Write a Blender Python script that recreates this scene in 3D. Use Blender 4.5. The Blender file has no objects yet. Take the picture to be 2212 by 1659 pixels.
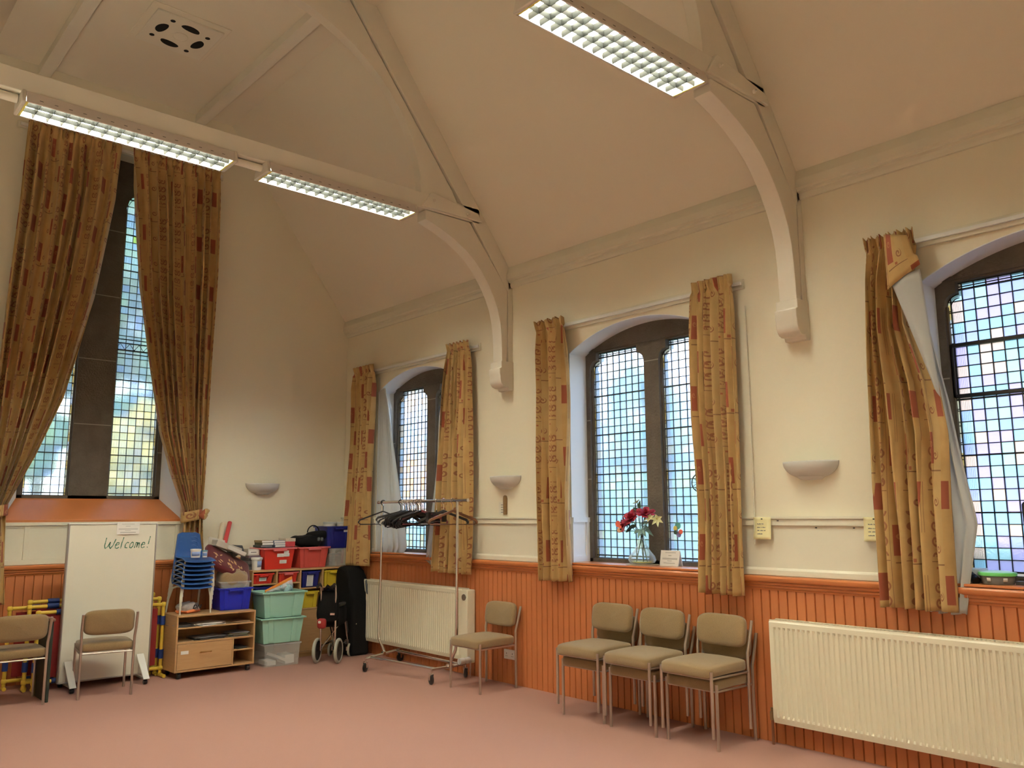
import bpy, bmesh, math, random
from math import sin, cos, pi, sqrt, atan2, radians
from mathutils import Vector, Matrix
random.seed(7)
D = bpy.data; SC = bpy.context.scene
COL = SC.collection

# ---------------- camera ----------------
F_PX, YAW, PITCH, ROLL = 1805.567, 0.842446, 0.155716, -0.00434936
cam_d = D.cameras.new('camera'); cam = D.objects.new('camera', cam_d); COL.objects.link(cam)
fw = Vector((-sin(YAW)*cos(PITCH), cos(YAW)*cos(PITCH), sin(PITCH)))
rt = fw.cross(Vector((0, 0, 1))).normalized(); up = rt.cross(fw)
r2 = rt*cos(ROLL)+up*sin(ROLL); u2 = -rt*sin(ROLL)+up*cos(ROLL)
M = Matrix((r2, u2, -fw)).transposed().to_4x4(); M.translation = Vector((8.60445, -5.05265, 1.45))
cam.matrix_world = M
cam_d.sensor_width = 36; cam_d.lens = F_PX/2212*36; cam_d.clip_start = .02; cam_d.clip_end = 400
SC.camera = cam

# ---------------- view, world, sun ----------------
SC.view_settings.view_transform = 'Standard'; SC.view_settings.look = 'None'
SC.view_settings.gamma = 1; SC.view_settings.use_curve_mapping = False
SC.view_settings.exposure = 0.9
SKY = 6.2; SUN = 8.0; TUBE = 225.0; ADDED_UPL = 235.0
w = D.worlds.new('sky'); SC.world = w; w.use_nodes = True
nt = w.node_tree; nt.nodes.clear()
out = nt.nodes.new('ShaderNodeOutputWorld'); bg = nt.nodes.new('ShaderNodeBackground')
tc = nt.nodes.new('ShaderNodeTexCoord'); sp = nt.nodes.new('ShaderNodeSeparateXYZ'); cr = nt.nodes.new('ShaderNodeValToRGB')
nt.links.new(tc.outputs['Generated'], sp.inputs[0]); nt.links.new(sp.outputs[2], cr.inputs[0])
cr.color_ramp.elements[0].position = 0.0; cr.color_ramp.elements[0].color = (.93, .96, 1, 1)
cr.color_ramp.elements[1].position = 0.55; cr.color_ramp.elements[1].color = (.42, .62, 1, 1)
nt.links.new(cr.outputs[0], bg.inputs[0]); bg.inputs[1].default_value = SKY
nt.links.new(bg.outputs[0], out.inputs[0])
sun_d = D.lights.new('sun', 'SUN'); sun_d.energy = SUN; sun_d.angle = .02; sun_d.color = (1, .9, .72)
sun = D.objects.new('sun', sun_d); COL.objects.link(sun)
sun.rotation_euler = Vector((-.55, .55, -.62)).to_track_quat('-Z', 'Y').to_euler()

# ---------------- materials ----------------
class NT:
    def __init__(s, name):
        s.mat = D.materials.new(name); s.mat.use_nodes = True; s.t = s.mat.node_tree; s.t.nodes.clear()
        s.out = s.n('ShaderNodeOutputMaterial')
    def n(s, k, **kw):
        x = s.t.nodes.new(k)
        for a, b in kw.items(): setattr(x, a, b)
        return x
    def l(s, a, b): s.t.links.new(a, b)
    def put(s, inp, v):
        if isinstance(v, bpy.types.NodeSocket): s.l(v, inp)
        elif isinstance(v, (tuple, list)) and len(v) == 3 and inp.type == 'RGBA': inp.default_value = (*v, 1)
        else: inp.default_value = v
    def m(s, op, a, b=0.0, c=0.0):
        x = s.n('ShaderNodeMath', operation=op)
        for i, v in enumerate((a, b, c)): s.put(x.inputs[i], v)
        return x.outputs[0]
    def mix(s, f, a, b, mode='MIX'):
        x = s.n('ShaderNodeMix', data_type='RGBA', blend_type=mode)
        s.put(x.inputs[0], f); s.put(x.inputs[6], a); s.put(x.inputs[7], b); return x.outputs[2]
    def noise(s, scale, detail=3, vec=None, rough=.5):
        x = s.n('ShaderNodeTexNoise'); x.inputs['Scale'].default_value = scale; x.inputs['Detail'].default_value = detail
        x.inputs['Roughness'].default_value = rough
        if vec is None: vec = s.n('ShaderNodeTexCoord').outputs['Object']
        s.l(vec, x.inputs['Vector']); return x.outputs[0]
    def box(s, x, a, b):      # 1 where a<x<b
        return s.m('MULTIPLY', s.m('GREATER_THAN', x, a), s.m('LESS_THAN', x, b))
    def bump(s, h, strength, dist=.01):
        x = s.n('ShaderNodeBump'); x.inputs['Strength'].default_value = strength; x.inputs['Distance'].default_value = dist
        s.l(h, x.inputs['Height']); return x.outputs[0]
    def bsdf(s, col, rough=.6, metal=0, normal=None, **kw):
        b = s.n('ShaderNodeBsdfPrincipled'); s.put(b.inputs['Base Color'], col); s.put(b.inputs['Roughness'], rough)
        b.inputs['Metallic'].default_value = metal
        if normal is not None: s.l(normal, b.inputs['Normal'])
        for k, v in kw.items(): s.put(b.inputs[k.replace('_', ' ')], v)
        s.l(b.outputs[0], s.out.inputs[0]); return b
MAT = {}
def mat(name, col, rough=.6, metal=0, var=.0, scale=8, bump=0, bscale=60, **kw):
    """plain procedural surface with a little tonal variation and relief"""
    if name in MAT: return MAT[name]
    t = NT(name); c = col
    if var:
        k = t.noise(scale, 4)
        c = t.mix(t.m('MULTIPLY', k, 1.0), tuple(max(0, x*(1-var)) for x in col), tuple(min(1, x*(1+var)) for x in col))
    nrm = t.bump(t.noise(bscale, 3), bump, .004) if bump else None
    t.bsdf(c, rough, metal, nrm, **kw); MAT[name] = t.mat; return t.mat

WALL = mat('wall_paint', (.80, .74, .58), .85, var=.03, scale=1.5, bump=.12, bscale=40)
CEIL = mat('ceiling_paint', (.80, .73, .60), .9, var=.03, scale=1.2, bump=.1, bscale=30)
TRIMW = mat('cream_gloss_paint', (.74, .70, .57), .5, var=.03, scale=3)
TRUSS = mat('truss_paint', (.80, .75, .64), .55, var=.05, scale=3)
REVEAL = mat('reveal_white', (.78, .80, .80), .8, var=.02, scale=2)
ORANGE = mat('orange_gloss_wood', (.55, .185, .06), .3, var=.12, scale=4)
def orange_boards():
    t = NT('orange_boarding')
    g = t.n('ShaderNodeNewGeometry'); mp = t.n('ShaderNodeMapping'); mp.inputs['Scale'].default_value = (6, 6, .7)
    t.l(g.outputs['Position'], mp.inputs[0])
    k = t.noise(3, 5, mp.outputs[0], .65); k2 = t.noise(1.1, 3, g.outputs['Position'])
    c = t.mix(k, (.40, .115, .036), (.60, .20, .065)); c = t.mix(t.m('MULTIPLY', k2, .5), c, (.66, .25, .10))
    t.bsdf(c, t.m('ADD', .3, t.m('MULTIPLY', k, .3)), 0, t.bump(k, .1, .003)); return t.mat
BOARDS = orange_boards()
def carpet():
    t = NT('carpet'); g = t.n('ShaderNodeNewGeometry')
    k = t.noise(900, 2, g.outputs['Position']); k2 = t.noise(2.2, 4, g.outputs['Position']); k3 = t.noise(120, 3, g.outputs['Position'])
    c = t.mix(k, (.34, .185, .15), (.55, .31, .255)); c = t.mix(t.m('MULTIPLY', k2, .45), c, (.43, .225, .185))
    c = t.mix(t.m('MULTIPLY', k3, .25), c, (.54, .31, .25))
    t.bsdf(c, .95, 0, t.bump(t.m('ADD', k, k3), .5, .006), Specular_IOR_Level=.15); return t.mat
CARPET = carpet()
def stone():
    t = NT('dark_stone'); g = t.n('ShaderNodeNewGeometry')
    k = t.noise(7, 6, g.outputs['Position'], .65); k2 = t.noise(60, 4, g.outputs['Position'])
    c = t.mix(k, (.035, .027, .02), (.16, .13, .10)); c = t.mix(t.m('MULTIPLY', k2, .3), c, (.18, .15, .12))
    t.bsdf(c, .8, 0, t.bump(t.m('ADD', k2, k), .5, .01)); return t.mat
STONE = stone()
def glass(name, tints, clear=.5, cell=.068, cellz=.0667):
    """leaded panes: every pane its own tint, cloudy rolled glass"""
    t = NT(name); uv = t.n('ShaderNodeUVMap'); s = t.n('ShaderNodeSeparateXYZ'); t.l(uv.outputs[0], s.inputs[0])
    a = t.m('FLOOR', t.m('DIVIDE', s.outputs[0], cell)); b = t.m('FLOOR', t.m('DIVIDE', s.outputs[1], cellz))
    cb = t.n('ShaderNodeCombineXYZ'); t.l(a, cb.inputs[0]); t.l(b, cb.inputs[1])
    wn = t.n('ShaderNodeTexWhiteNoise', noise_dimensions='2D'); t.l(cb.outputs[0], wn.inputs[0])
    cr = t.n('ShaderNodeValToRGB'); cr.color_ramp.interpolation = 'CONSTANT'; t.l(wn.outputs[0], cr.inputs[0])
    el = cr.color_ramp.elements
    while len(el) > 1: el.remove(el[-1])
    el[0].position = 0; el[0].color = (*tints[0][1], 1)
    for p, c in tints[1:]:
        e = el.new(p); e.color = (*c, 1)
    k = t.noise(30, 4); col = t.mix(t.m('MULTIPLY', k, .45), cr.outputs[0], (.80, .86, .90), 'MULTIPLY')
    tr = t.n('ShaderNodeBsdfTranslucent'); t.l(col, tr.inputs[0])
    rf = t.n('ShaderNodeBsdfRefraction'); t.l(col, rf.inputs[0]); rf.inputs['Roughness'].default_value = .22; rf.inputs['IOR'].default_value = 1.12
    t.l(t.bump(k, .35, .01), rf.inputs['Normal'])
    mx = t.n('ShaderNodeMixShader'); mx.inputs[0].default_value = clear; t.l(tr.outputs[0], mx.inputs[1]); t.l(rf.outputs[0], mx.inputs[2])
    gl = t.n('ShaderNodeBsdfGlossy'); gl.inputs['Roughness'].default_value = .25
    m2 = t.n('ShaderNodeMixShader'); m2.inputs[0].default_value = .05; t.l(mx.outputs[0], m2.inputs[1]); t.l(gl.outputs[0], m2.inputs[2])
    t.l(m2.outputs[0], t.out.inputs[0]); return t.mat
def curtain_mat():
    t = NT('patterned_curtain'); uv = t.n('ShaderNodeUVMap'); s = t.n('ShaderNodeSeparateXYZ'); t.l(uv.outputs[0], s.inputs[0])
    u, v = s.outputs[0], s.outputs[1]; m = t.m
    P = .44
    uu = m('MULTIPLY', m('FRACT', m('DIVIDE', u, P)), P)
    def swirl(u0, pv, R, freq, sgn=1):
        dv = m('MULTIPLY', m('SUBTRACT', m('FRACT', m('DIVIDE', v, pv)), .5), pv); du = m('SUBTRACT', uu, u0)
        r = m('SQRT', m('ADD', m('MULTIPLY', du, du), m('MULTIPLY', dv, dv))); a = m('ARCTAN2', dv, m('MULTIPLY', du, sgn))
        return m('MULTIPLY', m('GREATER_THAN', m('SINE', m('ADD', m('MULTIPLY', r, freq), a)), .05), m('LESS_THAN', r, R))
    fv = m('FRACT', m('DIVIDE', v, .40)); fv2 = m('FRACT', m('DIVIDE', v, .52)); fv3 = m('FRACT', m('ADD', m('DIVIDE', v, .52), .47))
    sw = m('MULTIPLY', m('MAXIMUM', swirl(.035, .085, .036, 230), swirl(.085, .085, .034, 210, -1)), m('LESS_THAN', fv, .64))
    sw2 = m('MULTIPLY', swirl(.25, .26, .026, 300), 1.0)
    red = m('MAXIMUM', m('MULTIPLY', t.box(uu, .135, .195), m('LESS_THAN', fv2, .34)), m('MULTIPLY', t.box(uu, .30, .36), m('LESS_THAN', fv3, .30)))
    small = m('MULTIPLY', t.box(uu, .205, .225), t.box(fv2, .36, .40)); small = m('MAXIMUM', small, m('MULTIPLY', t.box(uu, .03, .05), t.box(fv, .78, .81)))
    line = m('MAXIMUM', m('MULTIPLY', t.box(fv, .70, .712), m('LESS_THAN', uu, .12)), m('MULTIPLY', t.box(fv2, .41, .425), t.box(uu, .14, .30)))
    line = m('MAXIMUM', line, m('MULTIPLY', m('MAXIMUM', t.box(uu, .385, .389), t.box(uu, .405, .408)), m('LESS_THAN', fv3, .55)))
    line = m('MAXIMUM', line, t.box(uu, .122, .1245))
    k = t.noise(9, 4, uv.outputs[0]); k2 = t.noise(140, 2, uv.outputs[0])
    base = t.mix(k, (.46, .28, .095), (.70, .46, .18)); base = t.mix(m('MULTIPLY', m('LESS_THAN', uu, .12), .35), base, (.50, .30, .11))
    base = t.mix(m('MULTIPLY', t.box(uu, .23, .30), .35), base, (.60, .44, .2))
    c = t.mix(m('MULTIPLY', m('MAXIMUM', sw, sw2), .75), base, (.26, .07, .035)); c = t.mix(m('MULTIPLY', line, .8), c, (.20, .09, .04))
    c = t.mix(m('MULTIPLY', red, .88), c, (.33, .055, .03)); c = t.mix(m('MULTIPLY', small, .85), c, (.36, .09, .04))
    rs = m('MULTIPLY', m('MULTIPLY', swirl(.165, .13, .02, 320), red), .5); c = t.mix(rs, c, (.6, .3, .12))
    b = t.bsdf(c, .75, 0, t.bump(k2, .2, .002), Sheen_Weight=.15)
    tr = t.n('ShaderNodeBsdfTranslucent'); t.l(c, tr.inputs[0]); mx = t.n('ShaderNodeMixShader'); mx.inputs[0].default_value = .12
    t.l(b.outputs[0], mx.inputs[1]); t.l(tr.outputs[0], mx.inputs[2]); t.l(mx.outputs[0], t.out.inputs[0]); return t.mat
CURT = curtain_mat()
def lining_mat():
    t = NT('white_lining'); b = t.bsdf((.72, .72, .68), .8); tr = t.n('ShaderNodeBsdfTranslucent'); tr.inputs[0].default_value = (.75, .75, .72, 1)
    mx = t.n('ShaderNodeMixShader'); mx.inputs[0].default_value = .4
    t.l(b.outputs[0], mx.inputs[1]); t.l(tr.outputs[0], mx.inputs[2]); t.l(mx.outputs[0], t.out.inputs[0]); return t.mat
LINING = lining_mat()
def wood_mat(name, a, b, sc=(1.5, 1.5, 14), rough=.45):
    t = NT(name); g = t.n('ShaderNodeNewGeometry'); mp = t.n('ShaderNodeMapping'); mp.inputs['Scale'].default_value = sc
    t.l(g.outputs['Position'], mp.inputs[0]); k = t.noise(5, 5, mp.outputs[0], .6); t.bsdf(t.mix(k, a, b), rough); return t.mat
BEECH = wood_mat('beech_veneer', (.46, .26, .11), (.60, .37, .18))
def clear_mat(name, col, alpha, rough=.15, tint=(1, 1, 1)):
    t = NT(name); b = t.bsdf(col, rough); tp = t.n('ShaderNodeBsdfTransparent'); tp.inputs[0].default_value = (*tint, 1)
    mx = t.n('ShaderNodeMixShader'); mx.inputs[0].default_value = alpha
    t.l(tp.outputs[0], mx.inputs[1]); t.l(b.outputs[0], mx.inputs[2]); t.l(mx.outputs[0], t.out.inputs[0]); return t.mat
CLEARP = clear_mat('clear_plastic', (.80, .80, .78), .24, .1)
BAGP = clear_mat('bag_plastic', (.78, .78, .80), .5)
def vase_mat():
    t = NT('vase_glass'); b = t.bsdf((.80, .87, .90), .04); tp = t.n('ShaderNodeBsdfTransparent'); lw = t.n('ShaderNodeLayerWeight'); lw.inputs[0].default_value = .35
    mx = t.n('ShaderNodeMixShader'); t.l(t.m('ADD', t.m('MULTIPLY', lw.outputs[1], .75), .06), mx.inputs[0]); t.l(tp.outputs[0], mx.inputs[1]); t.l(b.outputs[0], mx.inputs[2]); t.l(mx.outputs[0], t.out.inputs[0]); return t.mat
VASEG = vase_mat()
def fabric_mat(name, a, b):
    t = NT(name); k = t.noise(260, 2); k2 = t.noise(6, 3)
    c = t.mix(k, a, b); c = t.mix(t.m('MULTIPLY', k2, .25), c, tuple(x*.85 for x in a))
    t.bsdf(c, .9, 0, t.bump(k, .35, .003), Specular_IOR_Level=.2, Sheen_Weight=.35); return t.mat
TWEED = fabric_mat('brown_tweed', (.20, .135, .065), (.37, .255, .13))
STEEL = mat('brushed_chair_steel', (.52, .45, .40), .34, .9, var=.08)
CHROME = mat('chrome', (.75, .73, .72), .12, 1)
BLACK = mat('black_plastic', (.012, .012, .014), .35)
BLACKF = mat('black_fabric', (.004, .004, .0045), .85, var=.3, bump=.3, bscale=90, Specular_IOR_Level=.2)
WHITEP = mat('white_plastic', (.78, .77, .74), .4)
PAPER = mat('white_paper', (.80, .78, .74), .8)
YPAPER = mat('yellow_paper', (.80, .74, .42), .8)
INK = mat('grey_ink', (.16, .16, .17), .8)
RADP = mat('radiator_enamel', (.76, .71, .55), .32)
ALU = mat('grey_aluminium', (.42, .38, .37), .4, .6)
RED = mat('red_plastic', (.62, .035, .022), .35); RED2 = mat('faded_red_plastic', (.55, .075, .06), .4)
PINKR = mat('pink_red_rim', (.72, .16, .17), .4)
NAVY = mat('navy_plastic', (.010, .014, .16), .35); BLUE = mat('blue_plastic', (.008, .018, .42), .35)
YEL = mat('yellow_plastic', (.66, .50, .04), .4); MINT = mat('mint_plastic', (.33, .60, .50), .35)
CHBLUE = mat('blue_chair_shell', (.016, .075, .26), .4); CREAMM = mat('cream_leg_enamel', (.62, .60, .50), .4)
GREY = mat('grey_plastic', (.20, .20, .21), .5); DKGREY = mat('dark_grey_card', (.055, .055, .06), .6)
LEAD = mat('black_lead', (.012, .013, .016), .6)
# ---------------- mesh building helpers ----------------
BASE = {}
class MB:
    def __init__(s): s.v = []; s.f = []; s.mi = []; s.uv = {}; s.T = None
    def add(s, vs, fs, m=0):
        o = len(s.v)
        s.v += [tuple(s.T @ Vector(p)) if s.T else tuple(p) for p in vs]
        for f in fs: s.f.append(tuple(i+o for i in f)); s.mi.append(m)
        return s
    def hexa(s, p, m=0):      # 8 points: bottom 4 ccw, top 4
        return s.add(p, [(3, 2, 1, 0), (4, 5, 6, 7), (0, 1, 5, 4), (1, 2, 6, 5), (2, 3, 7, 6), (3, 0, 4, 7)], m)
    def box(s, x0, x1, y0, y1, z0, z1, m=0):
        return s.hexa([(x0, y0, z0), (x1, y0, z0), (x1, y1, z0), (x0, y1, z0), (x0, y0, z1), (x1, y0, z1), (x1, y1, z1), (x0, y1, z1)], m)
    def prism(s, poly, axis, a, b, m=0):
        n = len(poly)
        def P(q, h): return {'x': (h, q[0], q[1]), 'y': (q[0], h, q[1]), 'z': (q[0], q[1], h)}[axis]
        vs = [P(q, a) for q in poly]+[P(q, b) for q in poly]
        return s.add(vs, [tuple(range(n))[::-1], tuple(range(n, 2*n))]+[(i, (i+1) % n, n+(i+1) % n, n+i) for i in range(n)], m)
    def tube(s, path, r, n=10, m=0, closed=False, caps=True):
        path = [Vector(p) for p in path]; N = len(path); rs = r if isinstance(r, (list, tuple)) else [r]*N
        rings = []; prev = None
        for i, p in enumerate(path):
            if closed: d = path[(i+1) % N]-path[i-1]
            else: d = path[min(i+1, N-1)]-path[max(i-1, 0)]
            d.normalize()
            if prev is None:
                a = Vector((0, 0, 1)) if abs(d.z) < .9 else Vector((1, 0, 0)); x = d.cross(a).normalized()
            else: x = (prev-d*prev.dot(d)).normalized()
            prev = x; y = d.cross(x)
            k = 1.0
            if 0 < i < N-1 and not closed:
                c = (path[i]-path[i-1]).normalized().dot(d); k = 1/max(.6, c)
            rings.append([p+(x*cos(2*pi*j/n)+y*sin(2*pi*j/n))*rs[i]*k for j in range(n)])
        vs = [q for rg in rings for q in rg]; fs = []
        for i in range(N if closed else N-1):
            for j in range(n):
                a = i*n+j; b = i*n+(j+1) % n; c = ((i+1) % N)*n+(j+1) % n; d_ = ((i+1) % N)*n+j
                fs.append((a, b, c, d_))
        if caps and not closed: fs += [tuple(range(n))[::-1], tuple(range((N-1)*n, N*n))]
        return s.add(vs, fs, m)
    def lathe(s, prof, c=(0, 0, 0), n=24, m=0, a0=0, a1=2*pi, axis='z', sx=1, sy=1):
        full = abs(a1-a0-2*pi) < 1e-6; K = n if full else n+1; vs = []
        for r, z in prof:
            for j in range(K):
                a = a0+(a1-a0)*j/n; q = (r*cos(a)*sx, r*sin(a)*sy, z)
                if axis == 'x': q = (q[2], q[0], q[1])
                if axis == 'y': q = (q[0], q[2], q[1])
                vs.append((c[0]+q[0], c[1]+q[1], c[2]+q[2]))
        fs = []
        for i in range(len(prof)-1):
            for j in range(n):
                a = i*K+j; b = i*K+(j+1) % K; fs.append((a, b, (i+1)*K+(j+1) % K, (i+1)*K+j))
        if full and prof[0][0] > 1e-5: fs.append(tuple(range(K))[::-1])
        if full and prof[-1][0] > 1e-5: fs.append(tuple(range((len(prof)-1)*K, len(prof)*K)))
        return s.add(vs, fs, m)
    def pad(s, c, sz, e=.35, nu=28, nv=14, m=0, f=None):
        """rounded upholstery block (superellipsoid)"""
        vs = []; fs = []
        sg = lambda x, p: math.copysign(abs(x)**p, x)
        for i in range(nv+1):
            ph = -pi/2+pi*i/nv
            for j in range(nu):
                th = 2*pi*j/nu
                ep = .22 if e < .22 else .42 if e < .5 else e; ez = .38 if e < .22 else .55; q = (sz[0]/2*sg(cos(ph), ep)*sg(cos(th), e), sz[1]/2*sg(cos(ph), ep)*sg(sin(th), e), sz[2]/2*sg(sin(ph), ez))
                if f: q = f(*q)
                vs.append((c[0]+q[0], c[1]+q[1], c[2]+q[2]))
        for i in range(nv):
            for j in range(nu): fs.append((i*nu+j, i*nu+(j+1) % nu, (i+1)*nu+(j+1) % nu, (i+1)*nu+j))
        return s.add(vs, fs, m)
    def sheet(s, fn, nu, nv, m=0, uvf=None):
        o = len(s.v)
        vs = [fn(i/nu, j/nv) for j in range(nv+1) for i in range(nu+1)]
        s.add(vs, [(j*(nu+1)+i, j*(nu+1)+i+1, (j+1)*(nu+1)+i+1, (j+1)*(nu+1)+i) for j in range(nv) for i in range(nu)], m)
        if uvf:
            for j in range(nv+1):
                for i in range(nu+1): s.uv[o+j*(nu+1)+i] = uvf(i/nu, j/nv)
        return s
    def build(s, name, mats, parent=None, world=True, bevel=0, solid=0, smooth=35, loc=None):
        vs = s.v
        if parent is not None: off = BASE[parent] if world else Vector((0, 0, 0))
        elif loc is not None: off = Vector(loc) if world else Vector((0, 0, 0))
        else:
            xs, ys, zs = zip(*vs); off = Vector(((min(xs)+max(xs))/2, (min(ys)+max(ys))/2, min(zs)))
        me = D.meshes.new(name); me.from_pydata([(x-off.x, y-off.y, z-off.z) for x, y, z in vs], [], s.f)
        if not isinstance(mats, (list, tuple)): mats = [mats]
        for q in mats: me.materials.append(q)
        me.polygons.foreach_set('material_index', s.mi)
        if s.uv:
            ul = me.uv_layers.new(name='UVMap')
            for lp in me.loops: ul.data[lp.index].uv = s.uv.get(lp.vertex_index, (0, 0))
        bm = bmesh.new(); bm.from_mesh(me); bmesh.ops.recalc_face_normals(bm, faces=bm.faces); bm.to_mesh(me); bm.free()
        if smooth:
            me.polygons.foreach_set('use_smooth', [True]*len(me.polygons)); me.set_sharp_from_angle(angle=radians(smooth))
        me.update(); o = D.objects.new(name, me); COL.objects.link(o)
        if parent is not None:
            o.parent = parent; BASE[o] = BASE[parent]
            if not world and loc is not None: o.location = loc
        else: o.location = off if world else (loc or (0, 0, 0)); BASE[o] = off if world else Vector((0, 0, 0))
        if solid:
            md = o.modifiers.new('thickness', 'SOLIDIFY'); md.thickness = solid; md.offset = 0
        if bevel:
            md = o.modifiers.new('bevel', 'BEVEL'); md.width = bevel; md.segments = 2; md.limit_method = 'ANGLE'; md.angle_limit = radians(40); md.use_clamp_overlap = True
        return o
def tag(o, label=None, cat=None, group=None, kind=None):
    if label: o['label'] = label
    if cat: o['category'] = cat
    if group: o['group'] = group
    if kind: o['kind'] = kind
    return o
def thing(name, label, cat, loc=(0, 0, 0), rz=0, group=None, kind=None):
    o = D.objects.new(name, None); o.empty_display_size = .05; COL.objects.link(o); o.location = loc; o.rotation_euler = (0, 0, rz)
    BASE[o] = Vector(loc); return tag(o, label, cat, group, kind)
def struct(o, label=None): o['kind'] = 'structure'; return tag(o, label)
CH = {}
def copy_tree(o, loc=None, rot=None, label=None, group=None):
    def cp(a, par):
        c = a.copy(); COL.objects.link(c); BASE[c] = BASE.get(a, Vector((0, 0, 0)))
        if par: c.parent = par
        for ch in kids.get(a, []): cp(ch, c)
        return c
    kids = {}
    for x in list(COL.objects):
        if x.parent: kids.setdefault(x.parent, []).append(x)
    r = cp(o, None)
    if loc is not None: r.location = loc
    if rot is not None: r.rotation_euler = rot if isinstance(rot, tuple) else (0, 0, rot)
    if label: r['label'] = label
    if group: r['group'] = group
    return r
def lerp_tab(tab, z):
    tab = sorted(tab, key=lambda q: q[1])
    if z <= tab[0][1]: return tab[0][0]
    for (a, za), (b, zb) in zip(tab, tab[1:]):
        if z <= zb: return a+(b-a)*(z-za)/(zb-za)
    return tab[-1][0]
def arc(cx, cz, r, a0, a1, n): return [(cx+r*cos(a0+(a1-a0)*i/n), cz+r*sin(a0+(a1-a0)*i/n)) for i in range(n+1)]
# ---------------- room shell ----------------
LX, RW = 12.0, 5.4           # room length (x), width (y from 0 to -RW)
EAVE, FLAT = 3.675, 5.75; YS = 1.54
MB().box(-.4, LX+.2, -RW-.2, .4, -.1, 0).build('floor', CARPET, loc=(0, 0, 0))['kind'] = 'structure'
# window openings on the right wall: centre x
WC = [1.42, 4.40, 7.335]; HW = .725; SILL = 1.055; SPR = 2.82; SAG = .185
RAD = (HW*HW+SAG*SAG)/(2*SAG)
def archz(dx, hw=HW): return SPR+sqrt(max(0, RAD*RAD-dx*dx))-(RAD-SAG)
def cols(mb, xs, zb, zt, y0, y1, m=0, axis='x'):
    for (xa, xb) in zip(xs, xs[1:]):
        if xb-xa < 1e-6: continue
        e = 1e-5
        q = [(xa, zb(xa+e)), (xb, zb(xb-e)), (xb, zt(xb-e)), (xa, zt(xa+e))]
        if axis == 'x': mb.hexa([(q[0][0], y0, q[0][1]), (q[1][0], y0, q[1][1]), (q[1][0], y1, q[1][1]), (q[0][0], y1, q[0][1]),
                                 (q[3][0], y0, q[3][1]), (q[2][0], y0, q[2][1]), (q[2][0], y1, q[2][1]), (q[3][0], y1, q[3][1])], m)
        else: mb.hexa([(y0, q[0][0], q[0][1]), (y0, q[1][0], q[1][1]), (y1, q[1][0], q[1][1]), (y1, q[0][0], q[0][1]),
                       (y0, q[3][0], q[3][1]), (y0, q[2][0], q[2][1]), (y1, q[2][0], q[2][1]), (y1, q[3][0], q[3][1])], m)
wl = MB(); x = -.4
for c in WC:
    wl.box(x, c-HW, 0, .34, 0, EAVE+.02); wl.box(c-HW, c+HW, 0, .34, 0, SILL)
    xs = [c-HW+2*HW*i/28 for i in range(29)]
    cols(wl, xs, lambda q: archz(q-c), lambda q: EAVE+.02, 0, .34); x = c+HW
wl.box(x, LX+.2, 0, .34, 0, EAVE+.02)
wall_r = struct(wl.build('wall_right', WALL, loc=(0, 0, 0), smooth=0))
# painted white window reveals: a thin plaster lining of each opening
for i, c in enumerate(WC):
    r = MB(); n = 28; pts = [(c-HW+2*HW*k/n, archz(-HW+2*HW*k/n)) for k in range(n+1)]
    outl = [(c-HW, SILL)]+pts+[(c+HW, SILL)]; T = .006
    inn = [(c-HW+T, SILL)]+[(min(max(a, c-HW+T), c+HW-T), b-T) for a, b in pts]+[(c+HW-T, SILL)]
    for (a, b, a2, b2) in zip(outl, outl[1:], inn, inn[1:]):
        r.hexa([(a[0], -.001, a[1]), (a2[0], -.001, a2[1]), (a2[0], .205, a2[1]), (a[0], .205, a[1]), (b[0], -.001, b[1]), (b2[0], -.001, b2[1]), (b2[0], .205, b2[1]), (b[0], .205, b[1])])
    # little framed panel in the lower part of the left and right reveal
    for s in (-1, 1):
        xx = c+s*(HW-T)
        def bx(y0, y1, z0, z1, d=.012): r.box(min(xx, xx-s*d), max(xx, xx-s*d), y0, y1, z0, z1)
        bx(0, .2, 1.39, 1.43, .018); bx(0, .03, 1.06, 1.39); bx(.165, .2, 1.06, 1.39); bx(.03, .165, 1.06, 1.11)
    struct(r.build(f'trim_{i+1}', REVEAL, loc=(c, 0, 1), smooth=30))
# end wall (left in the photo) with the tall window opening
EY0, EY1, EZ0, EZ1 = -3.44, -1.876, 1.425, 5.06
def gz(y):
    d = min(-y, RW+y); return min(FLAT+.02, EAVE+.02+max(0, d)*(FLAT-EAVE)/YS)
we = MB()
cols(we, [-RW-.2, -RW, -RW+YS, EY0], lambda q: 0, gz, -.34, 0, axis='y')
cols(we, [EY0, -2.66, EY1], lambda q: 0, lambda q: EZ0, -.34, 0, axis='y')
xs = [EY0+(EY1-EY0)*k/16 for k in range(17)]
def eh(y):
    t = (y-(EY0+EY1)/2)/((EY1-EY0)/2); return EZ1-.06+.12*sqrt(max(0, 1-t*t))
cols(we, xs, eh, gz, -.34, 0, axis='y')
cols(we, [EY1, -YS, 0, .34], lambda q: 0, gz, -.34, 0, axis='y')
wall_l = struct(we.build('wall_left', WALL, loc=(0, 0, 0), smooth=0))
# splayed reveal of the tall window: right, left, top lining + sloping orange sill
r = MB()
for ya, yb in ((EY1, -2.01), (EY0, -3.29)):
    s = 1 if ya > -2.5 else -1
    r.hexa([(.001, ya, EZ0), (-.26, yb, 1.6), (-.26, yb+s*.03, 1.6), (.001, ya+s*.001, EZ0), (.001, ya, 5.0), (-.26, yb, 5.0), (-.26, yb+s*.03, 5.0), (.001, ya+s*.001, 5.0)])
struct(r.build('trim_4', REVEAL, loc=(0, -2.66, 1.4), smooth=0))
sl = MB(); sl.prism([(.02, 1.425), (.02, 1.40), (-.34, 1.40), (-.34, 1.63), (-.255, 1.63)], 'y', EY0, EY1)
struct(sl.build('trim_5', ORANGE, loc=(0, -2.66, 1.4), bevel=.004))
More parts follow.
